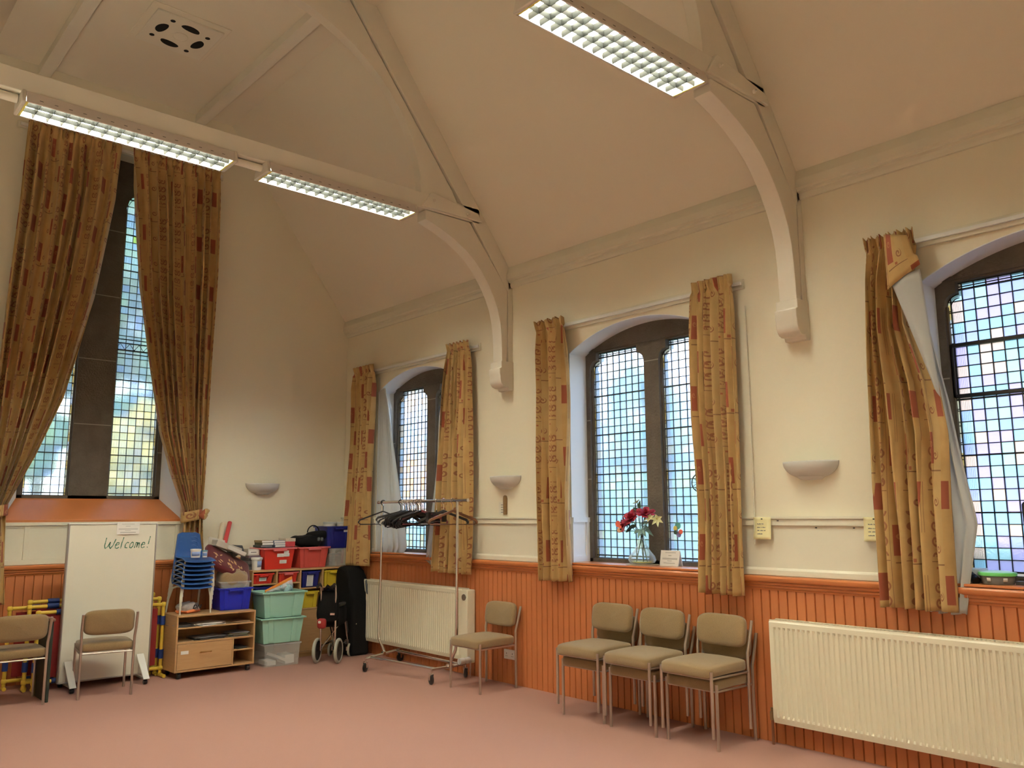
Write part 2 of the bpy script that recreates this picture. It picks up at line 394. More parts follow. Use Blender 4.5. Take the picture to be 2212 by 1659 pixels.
# remaining walls behind the camera and the ceiling
struct(MB().box(-.4, LX+.2, -RW-.2, -RW, 0, EAVE+.02).build('wall_near', WALL, loc=(6, -RW, 0), smooth=0))
wb = MB(); cols(wb, [-RW-.2, -RW, -RW+YS, -YS, 0, .34], lambda q: 0, gz, LX, LX+.2, axis='y'); struct(wb.build('wall_back', WALL, loc=(LX, -2.7, 0), smooth=0))
prof = [(.4, EAVE-.54), (0, EAVE), (-YS, FLAT), (-RW+YS, FLAT), (-RW, EAVE), (-RW-.4, EAVE-.54), (-RW-.4, FLAT+.3), (.4, FLAT+.3)]
ce = MB()
sl_ = (FLAT-EAVE)/YS
ce.prism([(.34, EAVE+.0), (0, EAVE), (-YS, FLAT), (-YS, FLAT+.2), (.34, EAVE+.3)], 'x', -.4, LX+.2)
ce.prism([(-YS, FLAT), (-RW+YS, FLAT), (-RW+YS, FLAT+.2), (-YS, FLAT+.2)], 'x', -.4, LX+.2)
ce.prism([(-RW-.2, EAVE), (-RW, EAVE), (-RW+YS, FLAT), (-RW+YS, FLAT+.2), (-RW-.2, EAVE+.3)], 'x', -.4, LX+.2)
struct(ce.build('ceiling', CEIL, loc=(6, -2.7, 5), smooth=0))
# purlin bands under the flat ceiling
for k, (ya, yb) in enumerate(((-1.84, -1.95), (-3.36, -3.47))):
    p = MB(); p.box(0, LX, yb, ya, FLAT-.09, FLAT); struct(p.build(f'trim_{6+k}', TRUSS, loc=(6, (ya+yb)/2, FLAT-.09), bevel=.004))
# cornice at the eaves
cp = [(0, 3.545), (-.02, 3.545), (-.028, 3.565), (-.028, 3.585), (-.05, 3.592), (-.05, 3.605), (-.068, 3.615), (-.068, 3.668), (-.05, 3.735), (0, 3.675)]
c1 = MB().prism(cp, 'x', 0, LX); struct(c1.build('trim_8', TRIMW, loc=(6, 0, 3.6), smooth=0))
# orange tongue-and-groove dado boarding
def boarding(mb, a0, a1, z0, z1, pitch=.064, axis='x', d=.018, ph=0.):
    n = int((a1-a0)/pitch)+1
    for i in range(n):
        a = a0+i*pitch; b = min(a+pitch, a1)
        if b-a < .012: continue
        pts = [(a, 0), (a, -d+.011), (a+.0012, -d+.011), (a+.005, -d), (b-.005, -d), (b-.0012, -d+.011), (b, -d+.011), (b, 0)]
        if axis == 'x': mb.prism(pts, 'z', z0, z1)
        else: mb.prism([(-q[1], q[0]) for q in pts], 'z', z0, z1)
mb = MB(); boarding(mb, 0, LX, 0, .98); struct(mb.build('trim_9', BOARDS, loc=(6, 0, 0), smooth=20))
mb = MB(); boarding(mb, -RW, 0, 0, .97, axis='y', pitch=.075); struct(mb.build('trim_10', BOARDS, loc=(0, -2.7, 0), smooth=20))
# orange capping moulding, right wall (z .965-1.05) and end wall
mp = [(0, .955), (-.022, .955), (-.026, .968), (-.034, .972), (-.034, .985), (-.046, .992), (-.046, 1.005), (-.06, 1.012), (-.066, 1.024), (-.066, 1.036), (-.058, 1.046), (0, 1.05)]
struct(MB().prism(mp, 'x', 0, LX).build('trim_11', ORANGE, loc=(6, 0, 1), smooth=30))
mp2 = [(-a, b-.02) for a, b in mp]
struct(MB().prism(mp2, 'y', -RW, 0).build('trim_12', ORANGE, loc=(0, -2.7, 1), smooth=30))
# window boards of the right wall
for i, c in enumerate(WC):
    struct(MB().box(c-HW+.001, c+HW-.001, -.05, .2, 1.05, 1.066).build(f'trim_{13+i}', ORANGE, loc=(c, .1, 1.05), bevel=.004))
# white panelling between the windows
mb = MB(); x = 0.0
for c in WC+[LX+HW]:
    x1 = c-HW
    if x1 > x:
        mb.box(x, x1, -.010, 0, 1.05, 1.375); mb.box(x, x1, -.026, 0, 1.375, 1.418); mb.box(x, x1, -.036, 0, 1.418, 1.434)
        mb.prism([(0, 1.05), (-.026, 1.05), (-.026, 1.085), (-.014, 1.10), (0, 1.10)], 'x', x, x1)
    x = c+HW
struct(mb.build('trim_16', TRIMW, loc=(6, 0, 1.05), bevel=.002))
# framed apron under the tall window
mb = MB(); mb.box(0, .010, EY0, EY1, 1.03, 1.40); mb.box(0, .03, EY0-.01, EY1+.01, 1.375, 1.405); mb.box(0, .0235, EY0, EY1, 1.03, 1.075)
for yc in (-3.42, -3.235, -2.30, -1.90): mb.box(0, .0205, yc-.022, yc+.022, 1.03, 1.38)
mb.box(0, .017, EY0, EY1, 1.355, 1.378)
struct(mb.build('trim_17', TRIMW, loc=(0, -2.66, 1.05), bevel=.002))

# ---------------- windows ----------------
def light_top(x, a, b, spr, top, r):
    dx = min(x-a, b-x)
    return spr+sqrt(max(0, r*r-(r-dx)**2)) if dx < r else top
def window(name, label, lights, stone_x, z0, zglass0, zg_spr, zg_top, r, ztop_fn, y0, y1, yg, gm, axis, cw=.068, ch=.0667, bars=None, casement=None, joints=(), parts_loc=(0, 0, 0)):
    """stone tracery window with leaded lights.  axis 'x': lies along x (depth +y); axis 'y': along y (depth -x)"""
    root = thing(name, None, None, parts_loc, kind='structure')
    dsg = 1 if axis == 'x' else -1
    def B(mb, a, b, d0, d1, zz0, zz1, m=0):
        d0, d1 = sorted((d0*dsg, d1*dsg))
        if axis == 'x': mb.box(a, b, d0, d1, zz0, zz1, m)
        else: mb.box(d0, d1, a, b, zz0, zz1, m)
    st = MB(); xs = set(stone_x)
    for a, b in lights:
        xs |= {a, b} | {a+r*k/8 for k in range(9)} | {b-r*k/8 for k in range(9)}
    xs |= {stone_x[0]+(stone_x[1]-stone_x[0])*k/20 for k in range(21)}
    xs = sorted(x_ for x_ in xs if stone_x[0]-1e-6 <= x_ <= stone_x[1]+1e-6)
    def zb(x_):
        for a, b in lights:
            if a < x_ < b: return light_top(x_, a, b, zg_spr, zg_top, r)
        return z0
    e0, e1 = sorted((y0*dsg, y1*dsg))
    cols(st, xs, zb, ztop_fn, e0, e1, axis=axis)
    B(st, stone_x[0], stone_x[1], y0, y1, z0-.03, zglass0)
    # chamfer fillets along jambs and mullion, proud hood over the lights
    for a, b in lights:
        for q, s in ((a, 1), (b, -1)):
            B(st, min(q, q+s*.012), max(q, q+s*.012), (y0+yg)/2, y1, zglass0, zg_spr)
    B(st, stone_x[0]+.03, stone_x[1]-.03, y0-.012, y0, zg_top+.012, zg_top+.035)
    st.build('stone_frame', STONE, root, smooth=0)
    jm = MB()
    for (a, b, z) in joints: B(jm, a, b, y0-.002, y0, z-.004, z+.004)
    if joints: jm.build('mortar_joint', mat('mortar', (.30, .27, .23), .9), root)
    g = MB(); ld = MB()
    for a, b in lights:
        ys = sorted({a, b} | {a+r*k/8 for k in range(9)} | {b-r*k/8 for k in range(9)})
        o = len(g.v)
        ys = sorted(set(ys) | {a+.025, b-.025}); lt = lambda q: light_top(q, a, b, zg_spr, zg_top, r); dd = sorted((yg*dsg, (yg+.004)*dsg))
        cols(g, [q for q in ys if a+.0249 < q < b-.0249], lambda q: zglass0, lt, *dd, axis=axis)
        cols(g, [q for q in ys if q <= a+.0251], lambda q: zglass0, lt, *dd, 1, axis=axis); cols(g, [q for q in ys if q >= b-.0251], lambda q: zglass0, lt, *dd, 1, axis=axis)
        for i in range(o, len(g.v)):
            p = g.v[i]; g.uv[i] = ((p[0] if axis == 'x' else p[1])-a-.025+10*cw, p[2]-zglass0-.025+10*ch)
        d0, d1 = yg-.006, yg+.008; hw_ = .0024
        x_ = a+.025
        while x_ < b-.02:
            B(ld, x_-hw_, x_+hw_, d0, d1, zglass0, light_top(min(max(x_, a+.001), b-.001), a, b, zg_spr, zg_top, r)); x_ += cw
        B(ld, b-.025-hw_, b-.025+hw_, d0, d1, zglass0, zg_spr); B(ld, a+.001, a+.006, d0, d1, zglass0, zg_spr); B(ld, b-.006, b-.001, d0, d1, zglass0, zg_spr)
        z = zglass0+.025; k = 0
        while z < zg_top-.01:
            ins = 0 if z < zg_spr else (r-sqrt(max(0, r*r-(z-zg_spr)**2)) if z < zg_spr+r else r)
            t_ = .0024 if (k % 5) else .0045
            B(ld, a+ins, b-ins, d0-(0 if k % 5 else .006), d1, z-t_, z+t_); z += ch; k += 1
        B(ld, a+r, b-r, d0, d1, zg_top-.006, zg_top); B(ld, a+r, b-r, d0, d1, zg_top-.027, zg_top-.022)
        B(ld, a, b, d0, d1, zglass0, zglass0+.005)
        z = zglass0+.07
        while z < zg_spr:      # short cames of the narrow border strips
            B(ld, a, a+.025, d0, d1, z-.002, z+.002); B(ld, b-.025, b, d0, d1, z+.018, z+.022); z += .10
        for q, s in ((a, 1), (b, -1)):   # curved cames in the shouldered corners
            for off in (.002, .025):
                pts = []
                for j in range(9):
                    an = pi-(pi/2)*j/8; pts.append((q+s*(r+(r-off)*cos(an)), zg_spr+(r-off)*sin(an)))
                ld.tube([(p_[0], yg*dsg, p_[1]) if axis == 'x' else (yg*dsg, p_[0], p_[1]) for p_ in pts], .003, 5)
    g.build('leaded_panes', [gm, BORDER], root, smooth=0)
    if axis == 'y':    # decorative zigzag band in the tall lights
        for a, b in lights:
            for zz in (3.10, 3.14, 3.21, 3.25): B(ld, a, b, yg-.008, yg+.006, zz-.004, zz+.004)
            n = 10
            for k in range(n):
                xa, xb = a+(b-a)*k/n, a+(b-a)*(k+1)/n
                ld.tube([(-yg, xa, 3.145+(.06 if k % 2 else 0)), (-yg, xb, 3.145+(0 if k % 2 else .06))], .003, 5)
    ld.build('lead_cames', LEAD, root, smooth=0)
    if casement:
        a, b, za, zc = casement; f = MB()
        for q in ((a, a+.022, za, zc), (b-.022, b, za, zc), (a, b, za, za+.022), (a, b, zc-.022, zc)): B(f, q[0], q[1], yg-.025, yg+.02, q[2], q[3])
        f.build('opening_casement_frame', BLACK, root, bevel=.003)
    return root
def TN(k, lst): return [(p, tuple(c*k for c in q)) for p, q in lst]
T1 = TN(.92, [(0, (.95, .97, 1)), (.40, (.88, .95, 1)), (.65, (1, .90, .78)), (.78, (1, .84, .68)), (.86, (.85, .95, .98)), (.93, (.97, .93, 1))])
T2 = TN(.90, [(0, (.90, .95, 1)), (.4, (.84, .91, 1)), (.65, (.93, .97, 1)), (.80, (.99, .95, .89)), (.86, (.86, .90, 1)), (.93, (.95, .97, 1))])
T3 = TN(.53, [(0, (.76, .80, 1)), (.25, (.72, .90, 1)), (.5, (1, .85, .76)), (.62, (.86, .78, 1)), (.80, (.80, .95, .96)), (.92, (.72, .82, 1))])
TE = TN(.74, [(0, (.82, .89, .91)), (.3, (.76, .84, .86)), (.5, (.84, .88, .82)), (.70, (.76, .83, .94)), (.84, (.92, .95, .92)), (.975, (.82, .88, .45))])
TT = [T1, T2, T3]; BORDER = glass('border_glass', TN(.85, [(0, (1, .93, .75)), (.4, (1, .80, .45)), (.7, (.97, .98, 1))]), .7, .02, .09)
for i, c in enumerate(WC):
    window(f'window_{i+1}', None, [(c-HW+.05, c-.075), (c+.075, c+HW-.05)], (c-HW, c+HW), 1.05, 1.095, 2.69, 2.83, .075,
           lambda q, c=c: archz(q-c)+.0, .2, .31, .25, glass(f'leaded_glass_{i+1}', TT[i], (.8, .82, .6)[i]), 'x',
           casement=(c-HW+.05, c-.075, 2.13, 2.46) if i == 2 else None,
           joints=[(c-.075, c+.075, 2.68), (c-HW+.005, c-HW+.05, 2.25), (c-HW+.005, c-HW+.05, 1.75)], parts_loc=(c, .25, 1.05))
window('window_4', None, [(-3.25, -2.86), (-2.51, -2.05)], (-3.33, -1.98), 1.60, 1.655, 4.62, 4.86, .2,
       lambda q: eh(q), .25, .36, .31, glass('leaded_glass_4', TE, .82, .074, .0765), 'y', cw=.074, ch=.0765,
       joints=[(-2.855, -2.515, z) for z in (2.35, 3.0, 3.66, 4.35)]+[(-2.05, -1.98, 2.1)], parts_loc=(-.3, -2.66, 1.6))

# ---------------- roof trusses ----------------
def truss(xr, label, cz=0):
    """xr = x of the face towards the camera; 0.14 thick"""
    t = thing('roof_truss', label, 'roof truss', (xr-.07, -2.7, 4.0), group='painted timber roof trusses')
    x0, x1 = xr-.14, xr
    rl = MB(); cyl = -2.7
    MB().box(x0, x1, -RW+.0, -.40, 4.075, 4.215).build('tie_beam', TRUSS, t, bevel=.004)
    for s in (0, 1):
        fy = (lambda y: y) if s == 0 else (lambda y: -RW-y)
        # end plates clasping the rafter foot, with two bolts each
        pl = MB(); pl.prism([(fy(-1.05), 4.09), (fy(-.38), 4.09), (fy(-.43), 4.165), (fy(-.95), 4.235)], 'x', x0-.02, x1+.02)
        po = pl.build('beam_end_plate', TRUSS, t, bevel=.006)
        for yy, zz in ((-.93, 4.165), (-.56, 4.125)):
            bo = MB(); bo.tube([(x1+.019, fy(yy), zz), (x1+.036, fy(yy), zz), (x1+.0361, fy(yy), zz), (x1+.05, fy(yy), zz)], [.014, .014, .007, .007], 10)
            bo.build('bolt', TRUSS, po)
    for s in (0, 1):
        fy = (lambda y: y) if s == 0 else (lambda y: -RW-y)
        # wall post, rafter following the slope
        post = MB()
        post.box(x0, x1, *sorted((fy(0), fy(-.055))), 2.70, 3.66)
        post.build('wall_post', TRUSS, t, bevel=.004)
        rf = MB(); k = (FLAT-EAVE)/YS
        rf.prism([(fy(q[0]), q[1]) for q in ((0, 3.56), (-.06, 3.50), (-.49, 4.09), (-.60, 4.215), (-1.80, 5.75), (-1.54, 5.75), (0, 3.675))], 'x', x0+.0, x1-.0)
        rf.build('rafter', TRUSS, t, bevel=.003)
        # curved bracket board under the tie beam
        cur = [(-1.0, 3.985), (-.84, 3.935), (-.687, 3.872), (-.56, 3.80), (-.463, 3.73), (-.37, 3.635), (-.298, 3.54), (-.225, 3.42), (-.181, 3.32), (-.150, 3.20), (-.136, 3.08), (-.130, 2.95), (-.128, 2.84)]
        inner = [(-.075, 2.84), (-.062, 3.0), (-.062, 3.50), (-.075, 3.53), (-.50, 4.055), (-.52, 4.068), (-1.0, 4.068)]
        bb = MB(); bb.prism([(fy(a), b) for a, b in cur+inner], 'x', x0+.012, x1-.004)
        bb.build('curved_bracket', TRUSS, t, bevel=.003)
        # upper arch board between tie beam, rafter and flat ceiling
        el = [(-2.7+1.66*cos(a), 4.215+1.36*sin(a)) for a in [pi/2*i/18 for i in range(19)]]
        ua = MB(); out_ = [(-2.7, 5.75), (-1.82, 5.75), (-.70, 4.32), (-.64, 4.215)]
        ua.prism([(fy(a), b) for a, b in el+out_], 'x', x0+.03, x1-.02)
        ua.build('arched_brace', TRUSS, t, bevel=.003)
        # shaped corbel
        cb = MB()
        cb.prism([(fy(a), b) for a, b in ((0, 2.84), (-.145, 2.84), (-.145, 2.78), (-.165, 2.77), (-.165, 2.715), (-.158, 2.705), (-.158, 2.67), (-.148, 2.635), (-.125, 2.612), (-.095, 2.602), (-.06, 2.606), (-.05, 2.58), (0, 2.58))], 'x', x0-.008, x1+.008)
        cb.build('corbel', TRUSS, t, bevel=.004)
    return t
truss(2.953, 'painted arched roof truss nearer the end wall, carrying two lit fittings')
truss(5.885, 'painted arched roof truss over the stacked chairs, carrying the bright fitting at top')
truss(8.83, 'painted roof truss directly above the camera')

# ---------------- strip light fittings ----------------
def fitting(xc, ya, yb, label, power=TUBE):
    t = thing('strip_light', label, 'ceiling light', (xc, (ya+yb)/2, 3.99), group='fluorescent fittings under the tie beams')
    z0, z1 = 3.99, 4.073; W = .122
    h = MB(); T = .004
    # tray: sloped sides + back
    for s in (-1, 1):
        h.prism([(xc+s*W, z0), (xc+s*(W+T), z0), (xc+s*(.09+T), z1), (xc+s*.09, z1)], 'y', ya, yb)
    h.box(xc-.09, xc+.09, ya, yb, z1-.005, z1)
    h.build('housing', mat('fitting_enamel', (.62, .55, .50), .4), t)
    for y, s in ((ya, -1), (yb, 1)):
        c = MB(); c.prism([(xc-W-.006, z0-.004), (xc+W+.006, z0-.004), (xc+.1, z1+.004), (xc-.1, z1+.004)], 'y', min(y, y+s*.025), max(y, y+s*.025))
        c.build('end_cap', mat('end_cap_plastic', (.60, .54, .46), .45), t, bevel=.008)
    rm = MB()
    rm.box(xc-W, xc-W+.007, ya, yb, z0, z0+.006); rm.box(xc+W-.007, xc+W, ya, yb, z0, z0+.006)
    rm.box(xc-W, xc+W, ya, ya+.012, z0, z0+.006, 1); rm.box(xc-W, xc+W, yb-.012, yb, z0, z0+.006, 1)
    LV = mat('louvre_blades', (.011, .0118, .0113), .5, Specular_IOR_Level=.03)
    rm.build('louvre_rim', [WHITEP, mat('yellowed_diffuser_edge', (.85, .75, .2), .4)], t)
    lv = MB(); n = 16
    for i in range(1, n):
        y = ya+(yb-ya)*i/n
        lv.prism([(y-.001, z0+.001), (y+.001, z0+.001), (y+.011, z0+.032), (y-.011, z0+.032)], 'x', xc-W+.007, xc+W-.007)
    for xx in (-.041, .041):
        lv.prism([(xc+xx-.001, z0+.001), (xc+xx+.001, z0+.001), (xc+xx+.008, z0+.032), (xc+xx-.008, z0+.032)], 'y', ya+.01, yb-.01)
    lv.build('louvre', LV, t, smooth=0)
    em = NT('lamp_glow_'+label[:12]); e = em.n('ShaderNodeEmission'); e.inputs[0].default_value = (1, 1.0, .80, 1); e.inputs[1].default_value = power
    em.l(e.outputs[0], em.out.inputs[0])
    for xx in (-.055, .055):
        MB().tube([(xc+xx, ya+.03, z0+.052), (xc+xx, yb-.03, z0+.052)], .013, 10).build('fluorescent_tube', em.mat, t)
    return t
fitting(2.885, -4.07, -2.735, 'left lit fluorescent fitting on the nearer-to-end-wall beam, in front of the tall curtains')
fitting(2.885, -2.455, -1.14, 'right lit fluorescent fitting on the same beam, beside the curved bracket')
fitting(5.80, -2.40, -1.10, 'large bright fluorescent fitting at the top centre of the photo')
fitting(5.80, -4.05, -2.72, 'fluorescent fitting at the far end of the second beam, above the frame')
fitting(8.75, -4.07, -2.735, 'fluorescent fitting on the beam above the camera, left one')
fitting(8.75, -2.455, -1.14, 'fluorescent fitting on the beam above the camera, right one')

# conduit pipes joining the fittings
for (x_, a, b, lb) in ((2.885, -2.71, -2.48, 'short painted conduit between the two lit fittings'), (2.885, -5.3, -4.10, 'painted conduit at the left end of the lit beam')):
    c = MB(); c.tube([(x_, a, 4.045), (x_, b, 4.045)], .028, 12); tag(c.build('conduit', TRUSS), lb, 'conduit')
# ceiling ventilation grille
v = thing('ceiling_vent', 'square ceiling vent with four dark openings in a circle', 'vent', (1.45, -2.66, FLAT-.02))
def disc_hole_plate():
    bm = bmesh.new(); b = MB(); return b
fr = MB(); fr.box(1.08, 1.80, -3.0, -2.32, FLAT-.012, FLAT); fr.build('backing_board', CEIL, v, bevel=.004)
pc = (1.44, -2.65); z = FLAT-.03
plate = MB(); plate.box(1.15, 1.73, -2.94, -2.36, z, FLAT-.012); plate.build('vent_plate', TRUSS, v, bevel=.004)
hl = MB()
for k in range(4):
    a = k*pi/2+.2; pts = []
    for j in range(20):
        q = 2*pi*j/20; lx = .085*cos(q); ly = (.055 if sin(q) > 0 else .03)*sin(q)
        cx_, cy_ = .165*cos(a), .165*sin(a); tx, ty = -sin(a), cos(a); nx, ny = cos(a), sin(a)
        pts.append((pc[0]+cx_+tx*lx+nx*ly, pc[1]+cy_+ty*lx+ny*ly))
    hl.prism(pts, 'z', z-.001, z+.006)
    a2 = a+pi/4; hl.lathe([(0, z-.001), (.022, z-.001), (.022, z+.006)], (pc[0]+.24*cos(a2), pc[1]+.24*sin(a2), 0), 14)
hl.build('vent_opening', mat('dark_void', (.004, .004, .004), .9), v)
kb = MB(); kb.lathe([(.07, z), (.068, z-.008), (.06, z-.01), (.055, z-.006), (0, z-.006)], (pc[0], pc[1], 0), 28); kb.build('centre_boss', TRUSS, v)
# ---------------- curtains, rails ----------------
def drape(mb, eL, eR, zt, zb, base, n, amp, width, seed=0, axis='x', head=True, H=70, m=0, hem=.01, flare=None, under=.5, tight=None):
    """hanging cloth. eL/eR: [(coordinate, z)], base: distance of the cloth in front of the wall plane (towards the room)"""
    rnd = random.Random(seed); ph = [rnd.uniform(0, 6.28) for _ in range(6)]; wts = [rnd.uniform(.55, 1.25) for _ in range(40)]
    NU = n*14
    def fn(i, j):
        s, v = i, j; z = zt+(zb-zt)*v; a, b = lerp_tab(eL, z), lerp_tab(eR, z); W = b-a
        q = s+.025*sin(2*pi*s*2+ph[0]+v*1.3)+.012*sin(2*pi*s*5+ph[1])
        fi = q*n; k = int(max(0, min(n-1, fi))); wgt = wts[k]*(1-(fi-k))+wts[k+1]*(fi-k)
        env = min(1, .35+v*6) if head else 1
        A = amp*wgt*env
        if tight: A *= tight(z)
        f = sin(2*pi*fi+.5*sin(2.2*v*pi+ph[2]))+.22*sin(4*pi*fi+ph[3]+2*v)
        x = a+W*s+under*(W/n)*.5*cos(2*pi*fi+.8)*min(1, env)*(1 if .02 < s < .98 else .2)
        y = base+A*f+.006*sin(7*v+ph[4])
        if head:     # gathered heading: small sharp pleats flaring at the very top
            t = zt-z
            if t < .075: y = base+.018*sin(2*pi*s*n*1.9+ph[5])+(.075-t)*.35*(1 if sin(2*pi*s*n*.95) > 0 else .3)
            if t < .012: z += .008*sin(2*pi*s*n*1.9)
        z += hem*sin(2*pi*s*n*.5+ph[1])*max(0, v-.9)*10*.5
        return (x, -y, z) if axis == 'x' else (y, x, z)
    return mb.sheet(fn, NU, H, m, lambda i, j: (i*width+seed*.13, (zt-zb)*j+seed*.07))
def side_curtain(name, label, eL, eR, n, width, seed, lining=None, zt=3.115, zb=.915, amp=.044, base=.118):
    t = thing(name, label, 'curtain', ((eL[0][0]+eR[0][0])/2, -.1, .91), group=None)
    drape(MB(), eL, eR, zt, zb, base, n, amp, width, seed).build('curtain_cloth', CURT, t, solid=.003, smooth=60)
    if lining: lining(t)
    return t
# offsets: coordinates measured with the cloth about 10 cm off the wall
def lining1(t):
    drape(MB(), [(.70, 2.98), (.66, 2.3), (.62, .93)], [(.74, 2.98), (.86, 2.62), (1.02, 2.02), (1.20, 1.35), (1.24, 1.12), (1.16, 1.05), (.80, .93)], 2.98, .93, -.02, 6, .022, 1.0, 11, head=False, H=60).build('lining', LINING, t, solid=.002, smooth=60)
side_curtain('window_curtain', 'patterned curtain nearest the corner, its white lining swept across the window', [(.37, 3.11), (.36, 2.3), (.33, 1.52), (.26, .92)], [(.75, 3.07), (.74, 2.28), (.73, 1.52), (.71, .94)], 6, 1.1, 1, lining1)
def lining2(t):
    drape(MB(), [(2.08, 3.0), (1.90, 2.44), (1.86, 1.97), (1.74, 1.28), (1.70, 1.01), (1.78, .98)], [(2.2, 3.0), (2.1, 2.4), (2.05, 1.7), (1.98, .95)], 3.0, .98, .045, 4, .014, .6, 12, head=False, H=50).build('lining', LINING, t, solid=.002, smooth=60)
side_curtain('window_curtain', 'patterned curtain right of the corner window, behind the right end of the clothes rail', [(2.13, 3.09), (2.06, 2.41), (2.0, 1.73), (1.92, .91)], [(2.44, 3.09), (2.47, 2.37), (2.47, 1.72), (2.46, .94)], 6, 1.1, 2, lining2)
side_curtain('window_curtain', 'narrow patterned curtain left of the window with the flowers', [(3.40, 3.09), (3.42, 2.49), (3.41, 1.5), (3.41, .92)], [(3.73, 3.07), (3.75, 2.45), (3.75, 1.5), (3.75, .93)], 4, .9, 3)
side_curtain('window_curtain', 'patterned curtain between the flower window and the pinned yellow notes', [(5.06, 3.09), (5.04, 2.14), (5.06, 1.49), (5.05, .91)], [(5.39, 3.08), (5.38, 2.43), (5.37, 1.48), (5.37, .93)], 6, 1.1, 4)
def lining5(t):
    drape(MB(), [(6.45, 2.84), (6.5, 2.4), (6.55, 1.5), (6.55, .90)], [(6.52, 2.86), (6.62, 2.73), (6.73, 2.08), (6.77, 1.73), (6.82, 1.40), (6.76, 1.09), (6.73, .91)], 2.86, .90, .045, 5, .014, .9, 15, head=False, H=60).build('lining', LINING, t, solid=.002, smooth=60)
    # folded-over corner of the heading, showing the printed side, and the white triangle of lining under it
    f = MB()
    def fold(i, j):
        A, B_, Cc, Dd = Vector((6.50, -.19, 3.10)), Vector((6.62, -.17, 3.07)), Vector((6.50, -.19, 2.76)), Vector((6.685, -.16, 2.88))
        p = (A*(1-i)+B_*i)*(1-j)+(Cc*(1-i)+Dd*i)*j; p.y -= .03*sin(pi*i)*sin(pi*(j*.8+.1)); p.z += .02*sin(3*pi*j)*i; return tuple(p)
    f.sheet(fold, 14, 10, 0, lambda i, j: (i*.25+.55, j*.3)); f.build('folded_corner', CURT, t, solid=.003, smooth=60)
    g = MB()
    def tri(i, j):
        A, B_ = Vector((6.52, -.180, 2.80)), Vector((6.675, -.14, 2.86)); C_ = Vector((6.69, -.13, 2.18)); E_ = Vector((6.72, -.12, 2.10))
        p = (A*(1-i)+B_*i)*(1-j)+(C_*(1-i)+E_*i)*j; p.y -= .02*sin(pi*i); return tuple(p)
    g.sheet(tri, 12, 14); g.build('turned_back_lining', LINING, t, solid=.002, smooth=60)
side_curtain('window_curtain', 'patterned curtain at the right edge whose heading corner is folded over', [(6.35, 3.07), (6.31, 2.31), (6.29, 1.61), (6.29, .9)], [(6.65, 3.06), (6.60, 2.80), (6.60, 2.55), (6.70, 2.2), (6.73, 1.9), (6.71, 1.5), (6.70, .9)], 6, 1.5, 5, lining5, amp=.044)
for i, (a, b, lb) in enumerate(((.36, 2.50, 'white curtain rail above the corner window'), (3.40, 5.42, 'white curtain rail above the flower window'), (6.33, 8.35, 'white curtain rail above the right-hand window'))):
    t = thing('curtain_rail', lb, 'curtain rail', ((a+b)/2, 0, 3.02))
    MB().box(a, b, -.022, 0, 3.025, 3.095).build('batten', TRIMW, t, bevel=.003)
    tr = MB(); tr.box(a+.01, b-.01, -.042, -.024, 3.05, 3.075); tr.build('track', WHITEP, t, bevel=.002)
# tall end-wall curtains, tied back
def tall(label, eL, eR, zt, zb, n, width, seed, tie, knot, below):
    t = thing('tall_curtain', label, 'curtain', ((eL[0][0]+eR[0][0])/2*0+.1, tie[0], 0.9))
    def tight(z): return .55 if z < tie[2] else min(1.0, .55+(z-tie[2])*1.2)
    mb = MB(); drape(mb, eL, eR, zt, tie[2],   .125, n, .055, width, seed, axis='y', H=110, under=.6, tight=tight); mb.build('curtain_cloth', CURT, t, solid=.003, smooth=60)
    mb = MB(); drape(mb, below[0], below[1], tie[2], zb, .12, max(4, n//3), .03, width*.5, seed+20, axis='y', H=40, head=False); mb.build('tied_tail', CURT, t, solid=.003, smooth=60)
    w = (tie[1]); tb = MB()
    def band(i, j):
        a = 2*pi*i; return (.12+.068*cos(a), tie[0]+w*sin(a), tie[2]+.05-.10*j+.02*sin(a))
    tb.sheet(band, 28, 4, 0, lambda i, j: (i*.4+.1, j*.1)); tb.build('tieback', CURT, t, solid=.006, smooth=60)
    if knot:
        kb = MB()
        for s, dy, dz in ((1, .10, .05), (1, .085, .0)):
            def lf(i, j, dy=dy, dz=dz):
                a = 2*pi*j; r = .006+.036*sin(pi*min(1, i*1.02)); return (.19+.02*sin(pi*i)+r*.5*cos(a), tie[0]+.045+dy*i*1.1, tie[2]+.0+dz*i+r*sin(a))
            kb.sheet(lf, 12, 12, 0, lambda i, j: (.15+i*.1, j*.12))
        kb.build('bow_loop', CURT, t, smooth=60)
    return t
tall('tall tied-back patterned curtain at the far left edge', [(-3.53, 5.12), (-3.54, 4.4), (-3.57, 3.43), (-3.59, 2.6), (-3.60, 1.5)], [(-2.70, 5.05), (-2.72, 4.56), (-2.84, 3.55), (-2.96, 2.95), (-3.05, 2.54), (-3.24, 2.0), (-3.43, 1.55)], 5.12, .70, 9, 2.6, 6, (-3.51, .085, 1.50), False, ([(-3.58, 1.5), (-3.60, .7)], [(-3.44, 1.5), (-3.39, .7)]))
tall('tall tied-back patterned curtain above the blue stacked chairs, with a bow at its tie', [(-2.60, 5.12), (-2.55, 4.66), (-2.45, 3.71), (-2.32, 2.98), (-2.18, 2.29), (-2.05, 1.89), (-1.90, 1.52)], [(-1.70, 5.14), (-1.68, 3.95), (-1.69, 2.81), (-1.70, 2.09), (-1.71, 1.5)], 5.12, .98, 9, 2.5, 8, (-1.805, .10, 1.46), True, ([(-1.88, 1.5), (-1.89, 1.0)], [(-1.70, 1.5), (-1.66, 1.0)]))
